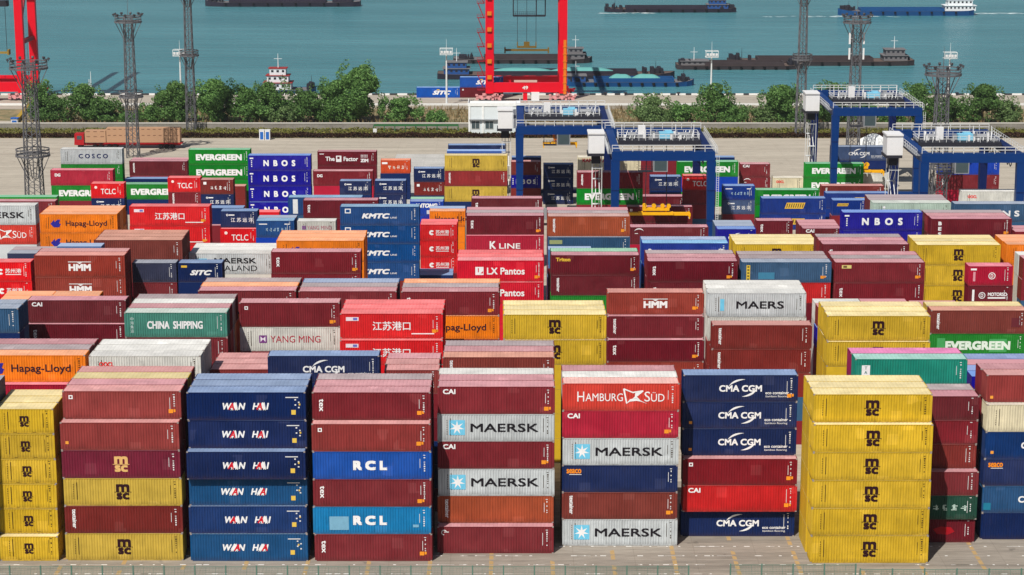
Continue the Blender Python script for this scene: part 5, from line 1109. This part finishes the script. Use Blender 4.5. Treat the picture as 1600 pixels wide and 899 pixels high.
ship(884, 1086, 136, 'blue barge with two heaps under pale green sheets', M_HULLB, M_DECKG, 1.4, 9, (-.42, 6, 1.7, 1), M_SUPB, [(-.16, .02, 1.7), (.02, .24, 1.7)], True, 1)
ship(404, 492, 152, 'white tug with a red roof half hidden by the trees', M_HULLB, M_DECKG, 2.0, 9, (-.17, 8, 1.9, 3), M_SUPER, None, False, 1, True, 'tug', 'tug_boat')

# ---------------------------------------------------------------- white building, truck, small things
p0 = at(732, 211); s = scale_at(p0.y); bw = (812 - 732) / s; bh = z_at(166, p0.y)
root = empty('white_building', p0, 'low white flat-roofed building with paired windows beside the left yard crane', 'building')
M_BW = paint('plaster_white', (214, 222, 224), .8, 0, .06); M_BWB = paint('parapet_white', (232, 234, 232), .7)
m = MB(); m.box(0, bw, 0, 9, 0, bh); wl = m.build('wall', M_BW, root)
m = MB(); m.box(-.15, bw + .15, -.18, 9.15, bh, bh + .12); m.box(-.15, bw + .15, -.18, .0, bh + .12, bh + .75); m.box(-.15, .0, .0, 9.1, bh + .12, bh + .75); m.box(bw, bw + .15, .0, 9.1, bh + .12, bh + .75); m.build('parapet', M_BWB, root)
m = MB(); [m.box(x - .25, x + .25, -.14, -.002, 0, bh - .05) for x in (.25, 3.6, 7.6, bw - .3)]; m.build('pilasters', M_BWB, root)
for x in (1.75, 5.15, 9.2):
    m = MB(); m.box(x - 1.05, x + 1.05, -.1, -.003, 1.5, 3.5); wi = m.build('window', M_BWB, root)
    m = MB(); [m.box(x + q - .46, x + q + .46, -.14, -.101, 1.6, 3.4) for q in (-.5, .5)]; m.build('pane', M_GLASS, wi)
m = MB(); m.box(.2, bw - .2, -.7, -.15, 3.75, 3.9); m.build('awning', M_GREYM, root)
# container truck with a long brown load
pt = at(118, 231.5); s = scale_at(pt.y); root = empty('truck', pt, 'red-cabbed truck with a long low trailer behind the grey and green stack', 'truck'); M_TR = paint('truck_red', (170, 28, 34), .4); ln = (284 - 116) / s
m = MB(); m.hexa([(0, -1.2, .9), (2.3, -1.2, .9), (2.3, 1.2, .9), (0, 1.2, .9), (.15, -1.2, 3.6), (2.3, -1.2, 3.6), (2.3, 1.2, 3.6), (.15, 1.2, 3.6)]); cab = m.build('cab', M_TR, root)
m = MB(); m.box(.7, 1.8, -1.23, -1.18, 2.2, 3.1); m.build('window', M_GLASS, cab)
m = MB(); m.box(.5, ln - .5, -.6, .6, .75, 1.2); m.box(7, ln, -1.2, 1.2, 1.2, 1.45); m.build('trailer', M_TR, root)
for x in (1.3, 4.8, 6.2, 8.2, 9.6, ln - 5.2, ln - 3.8, ln - 2.4):
    for q in (-1.0, 1.0): m = MB(); m.bar((x, q - .15, .52), (x, q + .15, .52), 1.04, None, 14); m.build('wheel', M_TYRE, root)
M_BRN = paint('kraft_brown', (178, 140, 110), .8, 0, .06, .8); M_BRD = paint('slot_dark', (110, 76, 60), .8)
def crate(xa, xb, z0, z1, label):
    xa, xb = (xa - 118) / s, (xb - 118) / s; r = empty('cargo_crate', pt + Vector(((xa + xb) / 2, 0, z0)), label, 'crate', 'brown crates on the truck'); w_ = xb - xa; h_ = z1 - z0
    m = MB(); m.box(-w_ / 2, w_ / 2, -1.25, 1.25, 0, h_); m.build('crate_body', M_BRN, r); m = MB(); n = int(w_ / 1.3)
    for zz in (h_ * .5, h_ * .93): [m.box(-w_ / 2 + (i + .25) * w_ / n, -w_ / 2 + (i + .75) * w_ / n, -1.275, -1.251, zz - .06, zz + .06) for i in range(n)]
    m.build('hand_slots', M_BRD, r)
crate(135, 167.5, 1.5, 4.3, 'short brown crate load right behind the red truck cab'); crate(168.5, 283, 1.5, 4.9, 'long brown crate load filling the truck trailer')
M_TB = paint('cabin_blue', (40, 100, 180), .5)
for x, lb in ((409.5, 'left of two small blue and white cabins by the hedge'), (418.5, 'right of two small blue and white cabins by the hedge')):
    pc = at(x, 218.5); r = empty('portable_cabin', pc, lb, 'cabin', 'small cabins by the hedge'); m = MB(); m.box(-.6, .6, -.6, .6, 0, 2.3); m.build('body', M_WHITE, r)
    m = MB(); m.box(-.4, .4, -.63, -.601, .15, 2.0); m.build('door', M_TB, r); m = MB(); m.box(-.65, .65, -.66, .65, 2.303, 2.45); m.build('roof', M_WHITE, r)
# green pipe frame on the verge
g0 = at(584, 207); s = scale_at(g0.y); gl = (716 - 584) / s; M_GP = paint('pipe_green', (52, 104, 62), .6)
r = empty('pipe_rack', g0, 'long low green pipe frame on the planted verge', 'pipe rack'); m = MB(); m.bar((0, 0, 1.7), (gl, 0, 1.7), .3); m.bar((0, 1.2, 1.7), (gl, 1.2, 1.7), .3); m.build('top_pipe', M_GP, r)
for i in range(9): m = MB(); x = gl * i / 8; m.bar((x, 0, 0), (x, 0, 1.6), .22); m.bar((x, 0, 1.7), (x, 1.2, 1.7), .15); m.build('post', M_GP, r)
q = at(586, 209); r = empty('meter_box', q, 'small white box at the left end of the green pipe frame', 'box'); m = MB(); m.box(-.45, .45, -.3, .3, .2, 1.2); m.build('body', M_WHITE, r); m = MB(); m.box(-.3, .3, -.2, .2, 0, .199); m.build('foot', M_GREYM, r)
q = at(24, 200); r = empty('gate_booth', q, 'small white and blue booth by the wall at far left', 'booth'); m = MB(); m.box(-.8, .8, -.8, .8, 0, 2.4); m.build('body', M_WHITE, r); m = MB(); m.box(-.6, .6, -.83, -.802, 1.2, 2.0); m.build('window', M_TB, r); m = MB(); m.box(-.95, .95, -.95, .95, 2.403, 2.6); m.build('roof', M_TB, r)
# quay road ramp at far left
a = at(-20, 196); 
m = MB(); xr = X_at(46, Y_QUAY0); m.face([(-160, Y_QUAY0 + .2, .012), (xr, Y_QUAY0 + .2, .012), (X_at(14, Y_WALL), Y_WALL + .7, .024), (-160, Y_WALL + .7, .024)]); o = m.build('ramp_road', M_QUAY); o['kind'] = 'structure'
r = empty('ramp_parapet', (0, 0, 0), 'yellow sloping parapet beside the ramp at far left', 'parapet'); m = MB(); m.bar((xr + .3, Y_QUAY0, .5), (X_at(16, Y_WALL), Y_WALL + 1.4, .5), 1.0); m.build('parapet_wall', paint('parapet_yellow', (170, 140, 50), .7), r)
# white tarpaulin heap behind the slate blue stack
q = at(1367, 232); rt = MB(); n = 14
for i in range(n):
    for j in range(6):
        def pt_(a, b): u = 6.283 * a / n; e = b / 6 * math.pi / 2; k = 1 + .12 * math.sin(3 * u) + .08 * math.sin(5 * u + 2 * e); return (3.4 * math.cos(u) * math.cos(e) * k, 2.6 * math.sin(u) * math.cos(e) * k, 2.9 * math.sin(e) * (1 + .08 * math.sin(4 * u)))
        rt.face([pt_(i, j), pt_(i + 1, j), pt_(i + 1, j + 1), pt_(i, j + 1)])
o = rt.build('tarpaulin_heap', M_BWB); o.location = q + Vector((0, 3, 0)); tag(o, 'rounded heap under a white sheet behind the slate blue box', 'heap')
# bollards along the quay edge
for x in (946, 977, 1060, 1137, 1495, 660, 1240):
    q = Vector((X_at(x, Y_QUAY1 - 1.4), Y_QUAY1 - 1.4, 0)); r = empty('bollard', q, 'dark mooring bollard at the quay edge', 'bollard', 'mooring bollards'); m = MB(); m.bar((0, 0, 0), (0, 0, .7), .5, .4, 10); m.build('post', M_DARK, r); m = MB(); m.bar((-.5, 0, .75), (.5, 0, .75), .4, None, 8); m.build('cap', M_DARK, r)

# ---------------------------------------------------------------- front: painted marks, twist-lock fittings and the mesh fence
M_LY = paint('line_yellow', (172, 144, 100), .8, 0, .2, 1); M_LW = paint('line_white', (226, 224, 218), .7)
mb = MB(); rnd = random.Random(3); xs = [-46.6 + 6.35 * i for i in range(18)]
for x in xs:
    for yy in range(0, 12): 
        if rnd.random() < .8: y = 196.5 + yy * 1.5; mb.face([(x - .22, y, .0085), (x + .22, y, .0085), (x + .22, y + rnd.uniform(.8, 1.45), .0085), (x - .22, y + 1.2, .0085)])
    mb.face([(x - .5, 199.7, .0125), (x + .5, 199.7, .0125), (x + .5, 200.3, .0125), (x - .5, 200.3, .0125)])
o = mb.build('yellow_markings', M_LY); o['kind'] = 'structure'
mb = MB(); 
for y in (201.2, 203.9, 206.6, 209.5):
    for i in range(110):
        x = -58 + i * 1.15 + rnd.uniform(-.35, .35)
        if rnd.random() < .55: w_ = rnd.choice((.08, .1, .14, .3)); mb.face([(x - w_, y - .09, .0205), (x + w_, y - .09, .0205), (x + w_, y + .1, .0205), (x - w_, y + .1, .0205)])
    for i in range(26):
        x = rnd.uniform(-58, 62); w_ = rnd.uniform(.3, 1.1); mb.face([(x - w_, y - .03, .0165), (x + w_, y - .03, .0165), (x + w_, y + .03, .0165), (x - w_, y + .03, .0165)])
o = mb.build('white_markings', M_LW); o['kind'] = 'structure'
def mesh_fence(xa, xb, Yf, h, label):
    r = empty('mesh_fence', ((xa + xb) / 2, Yf, 0), label, 'fence', 'green mesh fences at the bottom edge'); n = max(1, round((xb - xa) / 3.15)); L = xb - xa; MF = M_FENCE
    for i in range(n + 1): m = MB(); x = -L / 2 + L * i / n; m.bar((x, 0, 0), (x, 0, h + .12), .13); m.build('post', MF, r)
    m = MB()
    for i in range(n):
        x0 = -L / 2 + L * i / n
        for zz in (.15, h * .5, h): m.bar((x0, 0, zz), (x0 + L / n, 0, zz), .05)
        k = 21
        for j in range(1, k): x = x0 + L / n * j / k; m.bar((x, 0, .12), (x, 0, h), .014 if j % 7 else .03)
        for j in range(9): z = .2 + (h - .2) * j / 9; m.bar((x0, 0, z), (x0 + L / n, 0, z), .014)
    m.build('mesh_panel', MF, r)
M_FENCE = paint('fence_green', (88, 122, 108), .6)
mesh_fence(X_at(-30, 198), X_at(1075, 198), 197.6, 2.1, 'long green wire mesh fence along the bottom, left and centre'); mesh_fence(X_at(1140, 198), X_at(1335, 198), 197.6, 2.3, 'short green mesh fence below the yellow tower'); mesh_fence(X_at(1340, 198), X_at(1640, 198), 196.8, 2.1, 'green mesh fence at the bottom right corner')

# foam wakes beside the two vessels under way
M_FOAM = paint('wake_foam', (206, 220, 222), .7)
for xa, xb, y in ((936, 1020, 20.5), (1300, 1362, 25.5), (1180, 1400, 26), (1524, 1600, 21)):
    mb = MB(); rnd = random.Random(xa)
    for _ in range(46):
        q = at(rnd.uniform(xa, xb), y + rnd.uniform(-.5, .9), -3.97); l_, w_ = rnd.uniform(.5, 2.6), rnd.uniform(.12, .4); q.z += rnd.uniform(0, .05)
        mb.face([q + Vector((-l_, 0, 0)), q + Vector((0, -w_, 0)), q + Vector((l_, 0, 0)), q + Vector((0, w_, .03))])
    o = mb.build('wake_foam', M_FOAM); tag(o, 'white foam streaks on the water beside a vessel under way', 'foam', 'foam streaks', 'stuff')

# thin river haze over the whole scene
mb = MB(); mb.box(-4100, 4100, -300, 9100, -6.0, 96.0); m, t, p = newmat('river_haze'); t.nodes.remove(p)
pv = N(t, 'ShaderNodeVolumePrincipled'); pv.inputs['Color'].default_value = (.86, .92, .98, 1); pv.inputs['Density'].default_value = .00006; pv.inputs['Anisotropy'].default_value = .2
t.links.new(pv.outputs[0], t.nodes['Material Output'].inputs['Volume'])
tag(mb.build('haze', m), 'thin pale haze over the river and the yard', 'haze', None, 'stuff')
